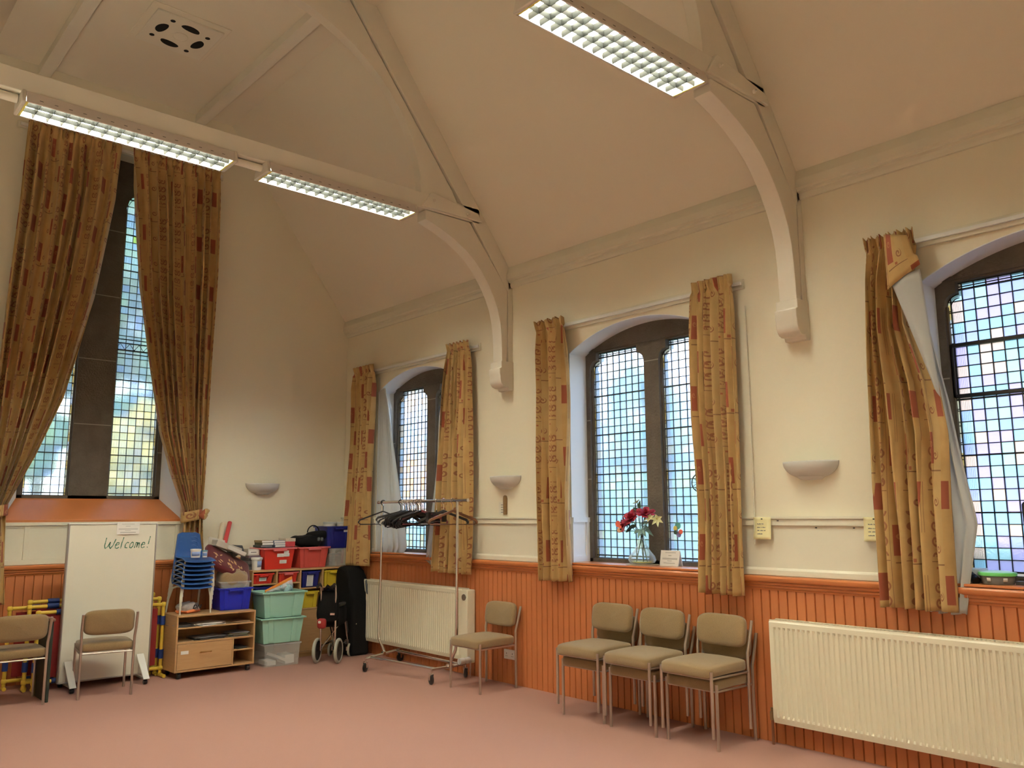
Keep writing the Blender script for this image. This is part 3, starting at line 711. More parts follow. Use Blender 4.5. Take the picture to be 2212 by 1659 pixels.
t = thing('curtain_rail', 'curtain rail over the tall window, behind the lit fitting', 'curtain rail', (0, -2.6, 5.1)); MB().box(0, .03, -3.6, -1.62, 5.08, 5.14).build('batten', TRIMW, t, bevel=.003); MB().box(.032, .05, -3.58, -1.64, 5.095, 5.12).build('track', WHITEP, t)

# ---------------- wall lights ----------------
def sconce(label, loc, rz):
    t = thing('wall_uplighter', label, 'wall light', loc, rz, group='white half-bowl wall uplighters')
    b = MB(); RX, RY, Hh = .185, .13, .115
    def sh(i, j):
        a = pi+pi*i; ph = j*1.12; r = cos(ph)**.75 if ph < pi/2 else 0; return (RX*r*cos(a), RY*r*sin(a), -Hh*sin(ph)/sin(1.12)*.82)
    b.sheet(sh, 32, 12); b.build('half_bowl', mat('plaster_white', (.62, .60, .56), .6), t, world=False, solid=.008, smooth=60)
    l = MB(); l.lathe([(.0, -.118), (.068, -.115), (.095, -.098), (.10, -.09)], (0, -.004, 0), 24, a0=pi, a1=2*pi, sy=.75); l.build('lower_lip', mat('plaster_white', (.62, .60, .56)), t, world=False, solid=.004)
    MB().box(-.09, .09, -.012, 0, -.09, -.02).build('back_plate', WHITEP, t, world=False)
    return t
sconce('white half-bowl wall light above the pinned yellow notes', (5.845, 0, 1.785), 0)
sconce('white half-bowl wall light over the small wooden brush, right of the clothes rail', (2.87, 0, 1.80), 0)
sconce('white half-bowl wall light on the end wall above the red crates', (0, -1.01, 1.80), pi/2)
# ---------------- radiators ----------------
def radiator(x0, x1, z0, z1, label, valve_side):
    t = thing('radiator', label, 'radiator', ((x0+x1)/2, -.06, z0))
    pitch = .0335; yF = -.12; W = x1-x0
    p = MB(); n = int((W-.05)/pitch); xs = []; a = x0+.025
    prof = [(x0, 0)]
    for k in range(n):
        b = a+k*pitch; prof += [(b+.004, 0), (b+.009, .009), (b+.018, .009), (b+.023, 0)]
    prof += [(x1, 0)]
    zs = [z0, z0+.035, z0+.05, z1-.055, z1-.04, z1-.012, z1]
    def fn(i, j):
        k = int(round(i*(len(prof)-1))); jz = int(round(j*(len(zs)-1))); x, d = prof[k]
        dd = d if 2 <= jz <= 3 else 0
        return (x, yF+dd+(0.008 if jz in (0, 6) else 0), zs[jz])
    p.sheet(fn, len(prof)-1, len(zs)-1); p.build('front_panel', RADP, t, smooth=25)
    MB().box(x0+.004, x1-.004, -.045, -.03, z0+.01, z1-.01).build('rear_panel', RADP, t)
    g = MB(); g.box(x0, x1, yF+.006, yF+.018, z1-.012, z1+.004); g.box(x0, x1, -.04, -.028, z1-.012, z1+.004)
    k = x0+.01
    while k < x1: g.box(k, k+.006, yF+.012, -.034, z1-.008, z1+.001); k += .022
    g.build('top_grille', RADP, t)
    for q in (x0, x1-.004): MB().box(q, q+.004, yF+.004, -.03, z0+.005, z1).build('side_cover', RADP, t, bevel=.002)
    return t
r1 = radiator(.665, 2.36, .145, .775, 'cream panel radiator under the corner window, behind the clothes rail', 1)
MB().box(2.362, 2.45, -.125, -.03, .12, .772).build('end_cover', RADP, r1, bevel=.006)
b = MB(); b.lathe([(.0, -.008), (.028, -.008), (.03, -.002), (.03, 0)], (2.405, -.125, .705), 20, axis='y'); b.build('control_knob', mat('dark_knob', (.10, .07, .05), .4), r1)
b = MB(); b.box(2.375, 2.435, -.1285, -.125, .672, .74); b.build('control_plate', TRIMW, r1, bevel=.004)
vb = MB(); vb.tube([(2.47, -.11, .16), (2.47, -.17, .155)], .026, 16); vb.lathe([(.028, 0), (.028, .05), (.022, .062), (0, .062)], (2.47, -.23, .155), 18, axis='y'); vb.build('thermostatic_head', WHITEP, r1, bevel=.002)
pp = MB(); pp.tube([(2.47, -.1, .0), (2.47, -.1, .16), (2.42, -.1, .165)], .008, 8); pp.build('pipe', CHROME, r1)
r2 = radiator(5.55, 7.60, .145, .775, 'long cream panel radiator in the right foreground', 0)
pp = MB(); pp.tube([(5.515, -.075, 0), (5.515, -.075, .17), (5.56, -.075, .175)], .0085, 10); pp.build('pipe', mat('painted_pipe', (.22, .09, .05), .4), r2)
pp = MB(); pp.tube([(5.515, -.075, .15), (5.515, -.075, .20)], .015, 10); pp.tube([(5.515, -.075, .2), (5.515, -.075, .225)], .009, 8); pp.build('lockshield_valve', mat('brass_dull', (.30, .22, .12), .4, .8), r2)
# ---------------- electrical, wall items ----------------
t = thing('power_socket', 'white double power socket low on the boarding behind the single chair', 'socket', (2.925, -.018, .21))
MB().box(2.855, 3.0, -.034, -.018, .208, .288).build('face_plate', WHITEP, t, bevel=.003)
h = MB()
for xx in (2.89, 2.965):
    h.box(xx-.003, xx+.003, -.0345, -.034, .250, .262); h.box(xx-.012, xx-.004, -.0345, -.034, .232, .236); h.box(xx+.004, xx+.012, -.0345, -.034, .232, .236)
h.build('pin_holes', BLACK, t)
for xx in (2.905, 2.95): MB().box(xx-.006, xx+.006, -.037, -.034, .266, .279).build('rocker_switch', WHITEP, t, bevel=.001)
br = MB(); br.prism([(2.835, 1.46), (2.838, 1.455), (2.868, 1.455), (2.871, 1.46), (2.874, 1.60), (2.868, 1.622), (2.852, 1.63), (2.836, 1.622), (2.832, 1.60)], 'y', -.022, 0)
tag(br.build('wooden_paddle', wood_mat('oak_paddle', (.16, .09, .035), (.34, .21, .09), (4, 4, 30)), bevel=.003), 'small narrow wooden paddle hung on the wall under the wall light', 'paddle')
t = thing('tally_card', 'cream card with short dashes beside the wooden paddle', 'card', (2.79, 0, 1.44))
MB().box(2.755, 2.832, -.003, 0, 1.455, 1.57).build('card', TRIMW, t)
h = MB()
for k in range(4): h.box(2.785, 2.82, -.0045, -.003, 1.475+k*.022, 1.480+k*.022)
h.build('dashes', INK, t)
def note(x0, x1, z0, z1, label):
    t = thing('paper_note', label, 'note', ((x0+x1)/2, -.04, z0))
    s = MB()
    s.sheet(lambda i, j: (x0+(x1-x0)*i, -.0405-.010*(1-j)**2, z0+(z1-z0)*j), 4, 8); s.build('sheet', YPAPER, t, solid=.001)
    for k, (dz, words) in enumerate(((.045, ((.027, .056), (.061, .076))), (.068, ((.027, .050), (.055, .062), (.066, .089))), (.089, ((.027, .044), (.050, .072), (.0755, .089))), (.111, ((.027, .067),)))):
        jz = 1-dz/(z1-z0); yy = -.0405-.010*(1-jz)**2; ln = MB()
        for a, b in words:
            n = int((b-a)/.0042)
            for q in range(n):     # small dark letter marks, too small to read
                xa = x0+a+(b-a)*q/n; hh = .0042 if (q*3+k) % 4 else .0062
                ln.box(xa, xa+(b-a)/n*.86, yy-.0014, yy-.0004, z0+jz*(z1-z0)-.0021, z0+jz*(z1-z0)-.0021+hh)
        ln.build('writing_line', INK, t, smooth=0)
    pn = MB(); pn.lathe([(0, -.01), (.004, -.01), (.004, 0), (0, 0)], ((x0+x1)/2, -.0405, z1-.012), 8, axis='y'); pn.build('pin', BLACK, t)
note(5.425, 5.555, 1.285, 1.43, 'yellow paper note pinned beside the curtain of the flower window')
note(6.185, 6.315, 1.285, 1.43, 'yellow paper note half behind the right-hand curtain')
for k, (x, z) in enumerate(((5.60, 1.418), (5.86, 1.375), (6.11, 1.375))):
    pn = MB(); pn.lathe([(0, -.012), (.004, -.012), (.0025, -.006), (.004, 0), (0, 0)], (x, -.0262 if z > 1.38 else -.0102, z-.012), 8, axis='y')
    tag(pn.build('drawing_pin', BLACK), ('black pin on the white rail just right of the left yellow note', 'black pin under the white rail midway between the two yellow notes', 'black pin under the white rail nearer the right yellow note')[k], 'pin')
cd = MB(); cd.tube([(5.42, -.012, 2.9), (5.425, -.012, 2.2), (5.425, -.03, 1.55), (5.43, -.045, 1.3), (5.43, -.05, 1.25)], .0035, 6)
tag(cd.build('hanging_string', TRIMW), 'white cord hanging right of the flower-window curtain', 'cord')

# ---------------- stacking chairs ----------------
def make_chair(label, group=None):
    t = thing('stacking_chair', label, 'chair', (0, 0, 0), group=group)
    def f(x, y, z): return (x, y, z+.010*cos(x*6)*(1 if z > 0 else .3)-.012*max(0, -y/.2)**3)
    s = MB().pad((0, -.015, .393), (.405, .42, .072), e=.2, f=f); s.build('seat', TWEED, t, world=False, smooth=60)
    pp = MB(); pp.tube([(-.17, -.2, .373), (.17, -.2, .373)], .004, 6); pp.build('seat_piping', TWEED, t, world=False)
    def g(x, y, z):
        yy = y-.028*(1-(x/.19)**2)*0+.03*(x/.19)**2*-1+ (z)*-.10*-1; return (x, yy, z)
    b = MB().pad((0, .215, .598), (.385, .058, .200), e=.30, f=None)
    # rounded-rectangle slab: rebuild with a vertical superellipse outline
    b = MB(); nu, nv = 36, 8; vs = []; fs = []
    sg = lambda x, p: math.copysign(abs(x)**p, x)
    for i in range(nv+1):
        ph = -pi/2+pi*i/nv
        for j in range(nu):
            th = 2*pi*j/nu; r = cos(ph)**.35 if cos(ph) > 1e-6 else 0
            x = .193*sg(cos(th), .42)*r; z = .102*sg(sin(th), .42)*r; y = .034*sg(sin(ph), .7)
            y += -.022*(x/.19)**2+.012*0+z*.13; vs.append((x, .215+y, .597+z))
    for i in range(nv):
        for j in range(nu): fs.append((i*nu+j, i*nu+(j+1) % nu, (i+1)*nu+(j+1) % nu, (i+1)*nu+j))
    b.add(vs, fs); b.build('backrest', TWEED, t, world=False, smooth=60)
    for sx in (-1, 1):
        l = MB(); l.tube([(sx*.197, -.200, 0), (sx*.197, -.200, .395)], .0105, 10); o = l.build('leg', STEEL, t, world=False)
        l = MB(); l.tube([(sx*.197, .198, 0), (sx*.197, .195, .32), (sx*.199, .193, .47), (sx*.203, .212, .54), (sx*.203, .250, .67)], .0105, 10); l.build('leg', STEEL, t, world=False)
        c = MB(); c.tube([(sx*.197, -.198, .352), (sx*.197, .195, .352)], .008, 8); c.build('side_rail', STEEL, t, world=False)
    c = MB(); c.tube([(-.197, -.198, .352), (.197, -.198, .352)], .007, 8); c.build('cross_rail', STEEL, t, world=False)
    c = MB(); c.tube([(-.197, .19, .352), (.197, .19, .352)], .007, 8); c.build('cross_rail', STEEL, t, world=False)
    return t
proto = make_chair('single brown upholstered chair by the socket, right of the clothes rail')
proto.location = (2.885, -.292, 0)
for k, (x, y, rz) in enumerate(((4.225, -.275, .02), (4.705, -.29, .0), (5.185, -.27, -.02))):
    nm = ('left-hand', 'middle', 'right-hand')[k]
    copy_tree(proto, (x, y, 0), rz, f'brown upholstered chair, lower one of the {nm} stack of two under the flower window')
    copy_tree(proto, (x+.018, y-.075, .088), rz, f'brown upholstered chair, upper one of the {nm} stack of two under the flower window')
copy_tree(proto, (.885, -2.77, 0), -radians(99), 'brown upholstered chair standing in front of the whiteboard, its back to the camera')
copy_tree(proto, (.835, -3.432, 0), -radians(92), 'brown upholstered chair cut off by the left edge of the photo')
# dark green folded table edge beside the left chair
t = thing('folded_table', 'dark green folded table on edge, right beside the chair at the left photo edge', 'table', (.9, -3.19, 0))
MB().box(.62, .975, -3.212, -3.19, .0, .62).build('table_top', mat('dark_green_baize', (.012, .022, .014), .7), t, bevel=.003)
MB().box(.60, .985, -3.22, -3.18, .62, .645).build('wooden_edge', mat('brown_edge', (.25, .15, .10), .5), t, bevel=.008)

# ---------------- clothes rail ----------------
t = thing('clothes_rail', 'chrome wheeled clothes rail full of hangers in front of the radiator', 'clothes rail', (1.95, -.34, 0))
TOP = 1.585; YR = -.335
b = MB(); b.tube([(1.27, YR, TOP), (2.70, YR, TOP)], .0135, 12); b.build('top_bar', CHROME, t)
for x in (1.26, 2.71): MB().lathe([(0, -.008), (.016, -.008), (.016, .008), (0, .008)], (x, YR, TOP), 14, axis='x').build('end_cap', CHROME, t)
b = MB(); b.tube([(1.335, YR, TOP), (1.33, YR, .9), (1.31, YR, .30), (1.325, YR, .24), (1.43, YR, .118)], .0125, 12); b.build('upright', CHROME, t)
b = MB(); b.tube([(2.565, YR, TOP), (2.565, YR, .9), (2.565, YR, .34), (2.55, YR, .28), (2.455, YR, .118)], .0125, 12); b.build('upright', CHROME, t)
W4 = [(1.565, -.64), (2.478, -.545), (2.43, -.125), (1.31, -.075)]
e1 = [Vector((*W4[0], .118)), Vector((*W4[3], .118))]; e2 = [Vector((*W4[1], .122)), Vector((*W4[2], .122))]
for e in (e1, e2): b = MB(); b.tube([e[0], e[1]], .0135, 12); b.build('foot_bar', CHROME, t)
for f_ in (.13, .87):
    b = MB(); b.tube([e1[0].lerp(e1[1], f_), e2[0].lerp(e2[1], f_)], .0125, 12); b.build('base_bar', CHROME, t)
for e in (e1, e2):
    b = MB(); m_ = e[0].lerp(e[1], .5); b.box(m_.x-.02, m_.x+.02, m_.y-.016, m_.y+.016, m_.z-.012, m_.z+.022); b.build('bracket', CHROME, t, bevel=.003)
for k, (x, y) in enumerate(W4):
    a = (.5, 1.4, 1.2, .2)[k]; c = MB(); c.T = Matrix.Translation((x+.0, y, 0)) @ Matrix.Rotation(a, 4, 'Z')
    c.lathe([(0, -.012), (.030, -.012), (.040, -.008), (.041, 0), (.040, .008), (.030, .012), (0, .012)], (0, 0, .041), 22, axis='x'); cs = c.build('castor_wheel', BLACK, t)
    c = MB(); c.T = Matrix.Translation((x, y, 0)) @ Matrix.Rotation(a, 4, 'Z')
    for s in (-1, 1): c.prism([(-.010, .036), (.012, .036), (.018, .088), (-.018, .088)], 'x', s*.016-.0015, s*.016+.0015)
    c.box(-.018, .018, -.018, .018, .086, .092); c.tube([(0, 0, .09), (0, 0, .125)], .008, 8); c.build('castor_fork', CHROME, t)
# hangers
HB = mat('hanger_black', (.010, .010, .012), .35); HC = mat('hanger_cream', (.55, .50, .42), .4); HR = mat('hanger_rust', (.25, .05, .06), .4); HG = mat('wire_grey', (.35, .34, .34), .3, .8)
def hanger(kind, m_, label, group=None):
    t = thing('coat_hanger', label, 'coat hanger', (0, 0, 0), group=group); K = 1.0
    hk = [(0, .018*cos(a), .0+.018*sin(a)) for a in [(-.3+pi*1.15*i/10) for i in range(11)]][::-1]
    h = MB(); h.tube([(0, 0, -.075), (0, 0, -.03)]+[(0, -.018*cos(-.9+3.6*i/10)*1, -.0+.018*sin(-.9+3.6*i/10)) for i in range(11)], .0028 if kind != 'p' else .004, 8)
    h.build('hook', CHROME if kind != 'p' else m_, t, world=False)
    s = MB(); w_ = .205 if kind != 'clip' else .15; r = .0065 if kind != 'wire' else .0018
    if kind == 'clip':
        s.tube([(0, -w_, -.09), (0, w_, -.09)], .005, 8); s.tube([(0, 0, -.07), (0, 0, -.09)], .006, 8); s.build('bar', m_, t, world=False)
        for y in (-.11, .11): MB().box(-.012, .012, y-.02, y+.02, -.16, -.085).build('clip', m_, t, world=False, bevel=.003)
        return t
    pts = [(-w_, -.165), (-w_*.92, -.142), (-w_*.6, -.118), (-w_*.25, -.092), (0, -.072), (w_*.25, -.092), (w_*.6, -.118), (w_*.92, -.142), (w_, -.165)]
    if kind in ('p', 'wide'):
        hw = .0045 if kind == 'p' else .012; th = .012
        o = [(a, b+th*.5) for a, b in pts]; i_ = [(a*.97, b-th*.5-(.006 if kind == 'wide' else 0)) for a, b in pts][::-1]; s.prism(o+i_, 'x', -hw, hw); s.build('shoulders', m_, t, world=False, bevel=.002)
    else: s.tube([(0, a, b) for a, b in pts], r, 6); s.build('shoulders', m_, t, world=False)
    b = MB(); b.tube([(0, -w_*.97, -.16), (0, -w_*.90, -.178), (0, w_*.90, -.178), (0, w_*.97, -.16)], .0035 if kind != 'wire' else .0018, 6); b.build('trouser_bar', m_, t, world=False)
    return t
HZ = TOP-.002
hp = hanger('p', HB, 'black plastic coat hanger hanging alone at the left end of the clothes rail'); hp.location = (1.345, YR, HZ); hp.scale = (1.22,)*3; hp.rotation_euler = (0, 0, -.55)
hw_ = hanger('wide', HB, 'black coat hanger bunched in the middle of the clothes rail', 'black hangers bunched on the clothes rail')
xs = [1.70, 1.72, 1.74, 1.755, 1.775, 1.79, 1.81, 1.83, 1.85, 1.865, 1.885, 1.90, 1.92, 1.945, 1.96, 1.985, 2.01]
random.seed(3)
for k, x in enumerate(xs):
    rot = (random.uniform(-.20, .20), random.uniform(-.12, .12), random.uniform(-1.0, .15)); loc = (x, YR, HZ+random.uniform(-.002, .0))
    if k == 0: hw_.location = loc; hw_.rotation_euler = rot; hw_.scale = (1.2,)*3
    else: copy_tree(hw_, loc, rot)
hc = hanger('p', HC, 'cream plastic coat hanger among the black ones on the clothes rail'); hc.scale = (1.2,)*3; hc.location = (1.72, YR, HZ); hc.rotation_euler = (.05, 0, -.5)
hr = hanger('wide', HR, 'dark red wooden coat hanger right of the bunched black ones'); hr.scale = (1.2,)*3; hr.location = (2.03, YR, HZ); hr.rotation_euler = (0, 0, -.8)
hwi = hanger('wire', HG, 'thin wire coat hanger hanging in the bunch on the clothes rail'); hwi.scale = (1.2,)*3; hwi.location = (1.93, YR, HZ); hwi.rotation_euler = (.12, 0, -1.05)
hl = hanger('p', HB, 'slim black coat hanger with a long lower bar, hanging left of the bunch'); hl.scale = (1.2,)*3; hl.location = (1.66, YR, HZ); hl.rotation_euler = (.03, 0, -.95)
hk = hanger('clip', HB, 'black clip hanger for skirts, left of the last hangers'); hk.scale = (1.2,)*3; hk.location = (2.25, YR, HZ); hk.rotation_euler = (0, 0, .35)
h8 = hanger('wide', HB, 'black coat hanger hanging alone right of the clip hanger'); h8.scale = (1.2,)*3; h8.location = (2.36, YR, HZ); h8.rotation_euler = (0, 0, -1.0)
h9 = hanger('wide', mat('hanger_brown', (.16, .07, .035), .4), 'brown coat hanger against the right upright of the clothes rail'); h9.scale = (1.2,)*3; h9.location = (2.50, YR, HZ); h9.rotation_euler = (0, 0, -.25)

# ---------------- whiteboard ----------------
t = thing('whiteboard', 'tall portable whiteboard on castors with the word Welcome written in green', 'whiteboard', (.53, -2.66, 0))
y0, y1, z0, z1 = -3.018, -2.290, .065, 1.383
MB().box(.515, .545, y0, y1, z0, z1).build('panel', mat('whiteboard_enamel', (.76, .73, .62), .18), t, bevel=.002)
f = MB(); f.box(.505, .552, y0-.012, y0, z0-.008, z1+.008); f.box(.505, .552, y1, y1+.012, z0-.008, z1+.008); f.box(.505, .552, y0, y1, z0-.012, z0); f.build('frame', ALU, t, bevel=.004); MB().box(.505, .552, y0-.012, y1+.012, z1, z1+.014).build('top_rail', mat('bright_aluminium', (.80, .79, .74), .3, .3), t, bevel=.004)
for y in (-2.965, -2.375):
    f = MB(); f.prism([(.38, .055), (.74, .055), (.74, .075), (.57, .20), (.555, .20), (.555, .075), (.38, .075)], 'y', y-.002, y+.002); f.build('foot_web', CLEARP, t)
    fo = MB(); fo.hexa([(.57, y-.03, .235), (.775, y-.026, .045), (.775, y+.026, .045), (.57, y+.03, .235), (.585, y-.03, .24), (.79, y-.026, .05), (.79, y+.026, .05), (.585, y+.03, .24)]); fo.build('foot_cover', WHITEP, t, bevel=.002)
    MB().box(.37, .77, y-.012, y+.012, .042, .058).build('foot_bar', ALU, t)
    for x in (.39, .75):
        c = MB(); c.lathe([(0, -.016), (.018, -.016), (.021, -.01), (.021, .01), (.018, .016), (0, .016)], (x, y, .021), 16, axis='y'); c.build('castor', BLACK, t)
# handwriting: "Welcome!" in broken green marker strokes
GRN = mat('green_marker', (.035, .20, .12), .6)
class _W: pass
W_ = _W(); W_.mb = None
def stroke(pts, w=.0075):
    wr = MB()
    ps = []
    for (ya, za), (yb, zb) in zip(pts, pts[1:]):
        n = max(2, int(math.hypot(yb-ya, zb-za)/.004)); ps += [(ya+(yb-ya)*k/n, za+(zb-za)*k/n) for k in range(n)]
    ps.append(pts[-1]); n = len(ps)
    for k in range(0, n-1):
        if (k*7+len(wr.v)) % 23 > 18: continue       # worn gaps
        (a, b), (c, d) = ps[k], ps[k+1]; L_ = math.hypot(c-a, d-b) or 1; nx, nz = -(d-b)/L_*w/2, (c-a)/L_*w/2; ex, ez = (c-a)/L_*.001, (d-b)/L_*.001
        q = [(a-ex+nx, b-ez+nz), (a-ex-nx, b-ez-nz), (c+ex-nx, d+ez-nz), (c+ex+nx, d+ez+nz)]
        wr.hexa([(.5452, y, z) for y, z in q]+[(.5460, y, z) for y, z in q])
    wr.build('written_letter', GRN, t, smooth=0)
X0, Z0 = -2.735, 1.168
def L_(dx, pts, sc=1): stroke([(X0+dx+p[0]*sc+(p[1])*.22, Z0+p[1]) for p in pts])
L_(0, [(.0, .098), (.002, .03), (.012, .004), (.03, .02), (.042, .06), (.044, .02), (.056, .003), (.072, .03), (.082, .085)])
L_(.092, [(.002, .03), (.028, .038), (.026, .054), (.010, .054), (.0, .03), (.006, .006), (.022, .003), (.034, .014)])
L_(.140, [(.006, .10), (.002, .05), (.004, .004)])
L_(.176, [(.026, .05), (.012, .056), (.0, .036), (.004, .008), (.024, .006)])
L_(.216, [(.014, .056), (.0, .036), (.004, .008), (.018, .004), (.03, .022), (.026, .05), (.014, .056)])
L_(.262, [(.0, .004), (.004, .052), (.016, .05), (.018, .008), (.022, .046), (.034, .048), (.038, .004)])
L_(.316, [(.002, .03), (.028, .034), (.026, .050), (.010, .052), (.0, .03), (.006, .006), (.022, .003), (.032, .012)])
L_(.372, [(.004, .105), (.004, .035)]); L_(.372, [(.002, .010), (.004, .004)])
pn = thing('paper_notice', 'white printed notice hung over the top edge of the whiteboard', 'notice', (.56, -2.54, 1.29))
s = MB(); s.box(.553, .5545, -2.635, -2.44, 1.295, 1.405); s.build('sheet', PAPER, pn)
h = MB()
for z, a, b, in ((1.385, -2.61, -2.50), (1.366, -2.575, -2.535), (1.345, -2.635, -2.47), (1.338, -2.635, -2.47), (1.327, -2.58, -2.53), (1.313, -2.62, -2.485), (1.308, -2.62, -2.485)): h.box(.5545, .555, a+.015, b+.015, z-.0018, z+.0018)
h.build('text_lines', mat('pale_grey_ink', (.45, .44, .43), .8), pn, smooth=0)

# ---------------- yellow-framed play panels ----------------
YP = mat('yellow_pipe', (.72, .50, .06), .35); NB = mat('navy_sleeve', (.008, .03, .16), .6); MR = mat('dark_red_cloth', (.22, .012, .012), .8)
def play_panel(x, ya, yb, z1, label, lean=.0, ft=(.03, .035)):
    t = thing('play_panel', label, 'play panel', (x, (ya+yb)/2, 0), group=None); r = .0155
    z0 = .075
    for nm, P in (('top_pipe', [(x-lean, ya, z1), (x-lean, yb, z1)]), ('bottom_pipe', [(x, ya, z0), (x, yb, z0)]), ('side_pipe', [(x, ya, z0), (x-lean, ya, z1)]), ('side_pipe', [(x, yb, z0), (x-lean, yb, z1)])):
        b = MB(); b.tube(P, r, 12); b.build(nm, YP, t)
    for y, s in ((ya, -1), (yb, 1)):
        b = MB(); b.tube([(x-ft[0], y, .017), (x+ft[1], y, .017)], .0165, 12); b.tube([(x, y, .017), (x, y, z0)], r, 12); b.build('foot', YP, t)
        for q in ((y, z0), (y, z1)):
            b = MB(); b.pad((x-(lean if q[1] > .3 else 0), q[0], q[1]), (.044, .044, .044), e=.8, nu=12, nv=8); b.build('corner_joint', YP, t)
        zc = (z0+z1)/2
        for zq in (.20, .50):
            b = MB(); b.tube([(x-lean*zq/z1, y, zq-.04), (x-lean*zq/z1, y, zq+.04)], .023, 12); b.build('navy_sleeve', NB, t)
    for y in (ya+.18, yb-.22):
        for z in (z0, z1):
            b = MB(); b.tube([(x-(lean if z > .3 else 0), y-.045, z), (x-(lean if z > .3 else 0), y+.045, z)], .023, 12); b.build('navy_sleeve', NB, t)
    MB().hexa([(x-.003, ya+.05, z0+.03), (x+.003, ya+.05, z0+.03), (x+.003, yb-.05, z0+.03), (x-.003, yb-.05, z0+.03), (x-.003-lean, ya+.05, z1-.035), (x+.003-lean, ya+.05, z1-.035), (x+.003-lean, yb-.05, z1-.035), (x-.003-lean, yb-.05, z1-.035)]).build('cloth_panel', MR, t)
play_panel(.46, -3.19, -2.15, .645, 'yellow pipe play panel with dark red cloth, nearest behind the whiteboard', .0, (.03, .115))
play_panel(.38, -3.245, -2.165, .69, 'yellow pipe play panel, middle one behind the whiteboard', .0)
play_panel(.30, -3.225, -2.20, .725, 'yellow pipe play panel, tallest and closest to the end wall', .0)
play_panel(.22, -3.36, -2.5, .675, 'yellow pipe play panel sticking out furthest left behind the chair', .0)
# ---------------- uplighters added on the unseen near wall to brighten the ceiling ----------------
for k, x in enumerate((2.9, 5.85, 8.8)):
    t = sconce(('added wall uplighter brightening the ceiling, unseen behind the camera, nearest the end wall', 'added wall uplighter brightening the ceiling, unseen behind the camera, middle of the wall', 'added wall uplighter brightening the ceiling, unseen behind the camera, beside the photographer')[k], (x, -RW, 1.95), pi)
    em = NT('added_uplight_fill'); e = em.n('ShaderNodeEmission'); e.inputs[0].default_value = (1, .93, .70, 1); e.inputs[1].default_value = ADDED_UPL; em.l(e.outputs[0], em.out.inputs[0])
    b = MB(); b.box(-.10, .10, -.09, -.03, -.035, -.03); b.build('added_fill_lamp', em.mat, t, world=False)

# ---------------- boxes and tubs ----------------
def tub(name, label, cat, loc, rz, wy, dx, h, m, tp=.86, rim=.014, rimm=None, group=None, stickers=(), handle=True, th=.004, ribs=True):
    """open tapered plastic box; local x = depth (towards the room), y = width"""
    t = thing(name, label, cat, loc, rz, group)
    def ring(k, z, o=0): return [(-dx/2*k-o, -wy/2*k-o, z), (dx/2*k+o, -wy/2*k-o, z), (dx/2*k+o, wy/2*k+o, z), (-dx/2*k-o, wy/2*k+o, z)]
    b = MB(); R = [ring(tp, 0), ring(1, h), ring(1, h, -th), ring(tp, th, -th)]
    vs = [q for r_ in R for q in r_]; fs = [(3, 2, 1, 0), (12, 13, 14, 15)]
    for k in range(3):
        for j in range(4): fs.append((k*4+j, k*4+(j+1) % 4, (k+1)*4+(j+1) % 4, (k+1)*4+j))
    b.add(vs, fs); b.build('body', m, t, world=False, bevel=min(.012, wy*.06), smooth=40)
    if rim:
        r = MB()
        for (xa, xb, ya, yb) in ((dx/2-.002, dx/2+rim, -wy/2-rim, wy/2+rim), (-dx/2-rim, -dx/2+.002, -wy/2-rim, wy/2+rim), (-dx/2, dx/2, wy/2-.002, wy/2+rim), (-dx/2, dx/2, -wy/2-rim, -wy/2+.002)): r.box(xa, xb, ya, yb, h-.012, h+.003)
        r.build('rim', rimm or m, t, world=False, bevel=.003)
    if ribs:
        for s in (-1, 1):
            r = MB(); k0, k1 = tp, 1; w_ = wy*.06; yy = s*wy*.30
            r.hexa([(dx/2*k0-.001, yy*k0-w_, .01), (dx/2*k0+.007, yy*k0-w_, .01), (dx/2*k0+.007, yy*k0+w_, .01), (dx/2*k0-.001, yy*k0+w_, .01),
                    (dx/2-.001, yy-w_, h-.012), (dx/2+.007, yy-w_, h-.012), (dx/2+.007, yy+w_, h-.012), (dx/2-.001, yy+w_, h-.012)]); r.build('rib', m, t, world=False, bevel=.002)
    if handle:
        r = MB(); r.box(dx/2, dx/2+.022, -wy*.22, wy*.22, h-.030, h-.012); r.build('handle', rimm or m, t, world=False, bevel=.004)
    for (yc, zc, w_, hh) in stickers:
        k = tp+(1-tp)*zc/h; x = dx/2*k+.008; sl = dx/2*(1-tp)/h*hh/2
        s = MB(); s.hexa([(x-sl-.003, yc-w_/2, zc-hh/2), (x-sl, yc-w_/2, zc-hh/2), (x-sl, yc+w_/2, zc-hh/2), (x-sl-.003, yc+w_/2, zc-hh/2), (x+sl-.003, yc-w_/2, zc+hh/2), (x+sl, yc-w_/2, zc+hh/2), (x+sl, yc+w_/2, zc+hh/2), (x+sl-.003, yc+w_/2, zc+hh/2)])
        so = s.build('paper_sticker', PAPER, t, world=False); so['label'] = 'white paper sticker'
        ln = MB(); n = max(2, int(hh/.009))
        for q in range(1, n):
            zz = zc-hh/2+hh*q/n; xx = x+sl*2*(q/n-.5)
            ln.box(xx-.0002, xx+.0008, yc-w_*.38, yc+w_*.38*(1 if q % 2 else .6), zz-.0014, zz+.0014)
        ln.build('sticker_text', mat('pale_grey_ink', (.45, .44, .43)), so, world=False, smooth=0)
    return t

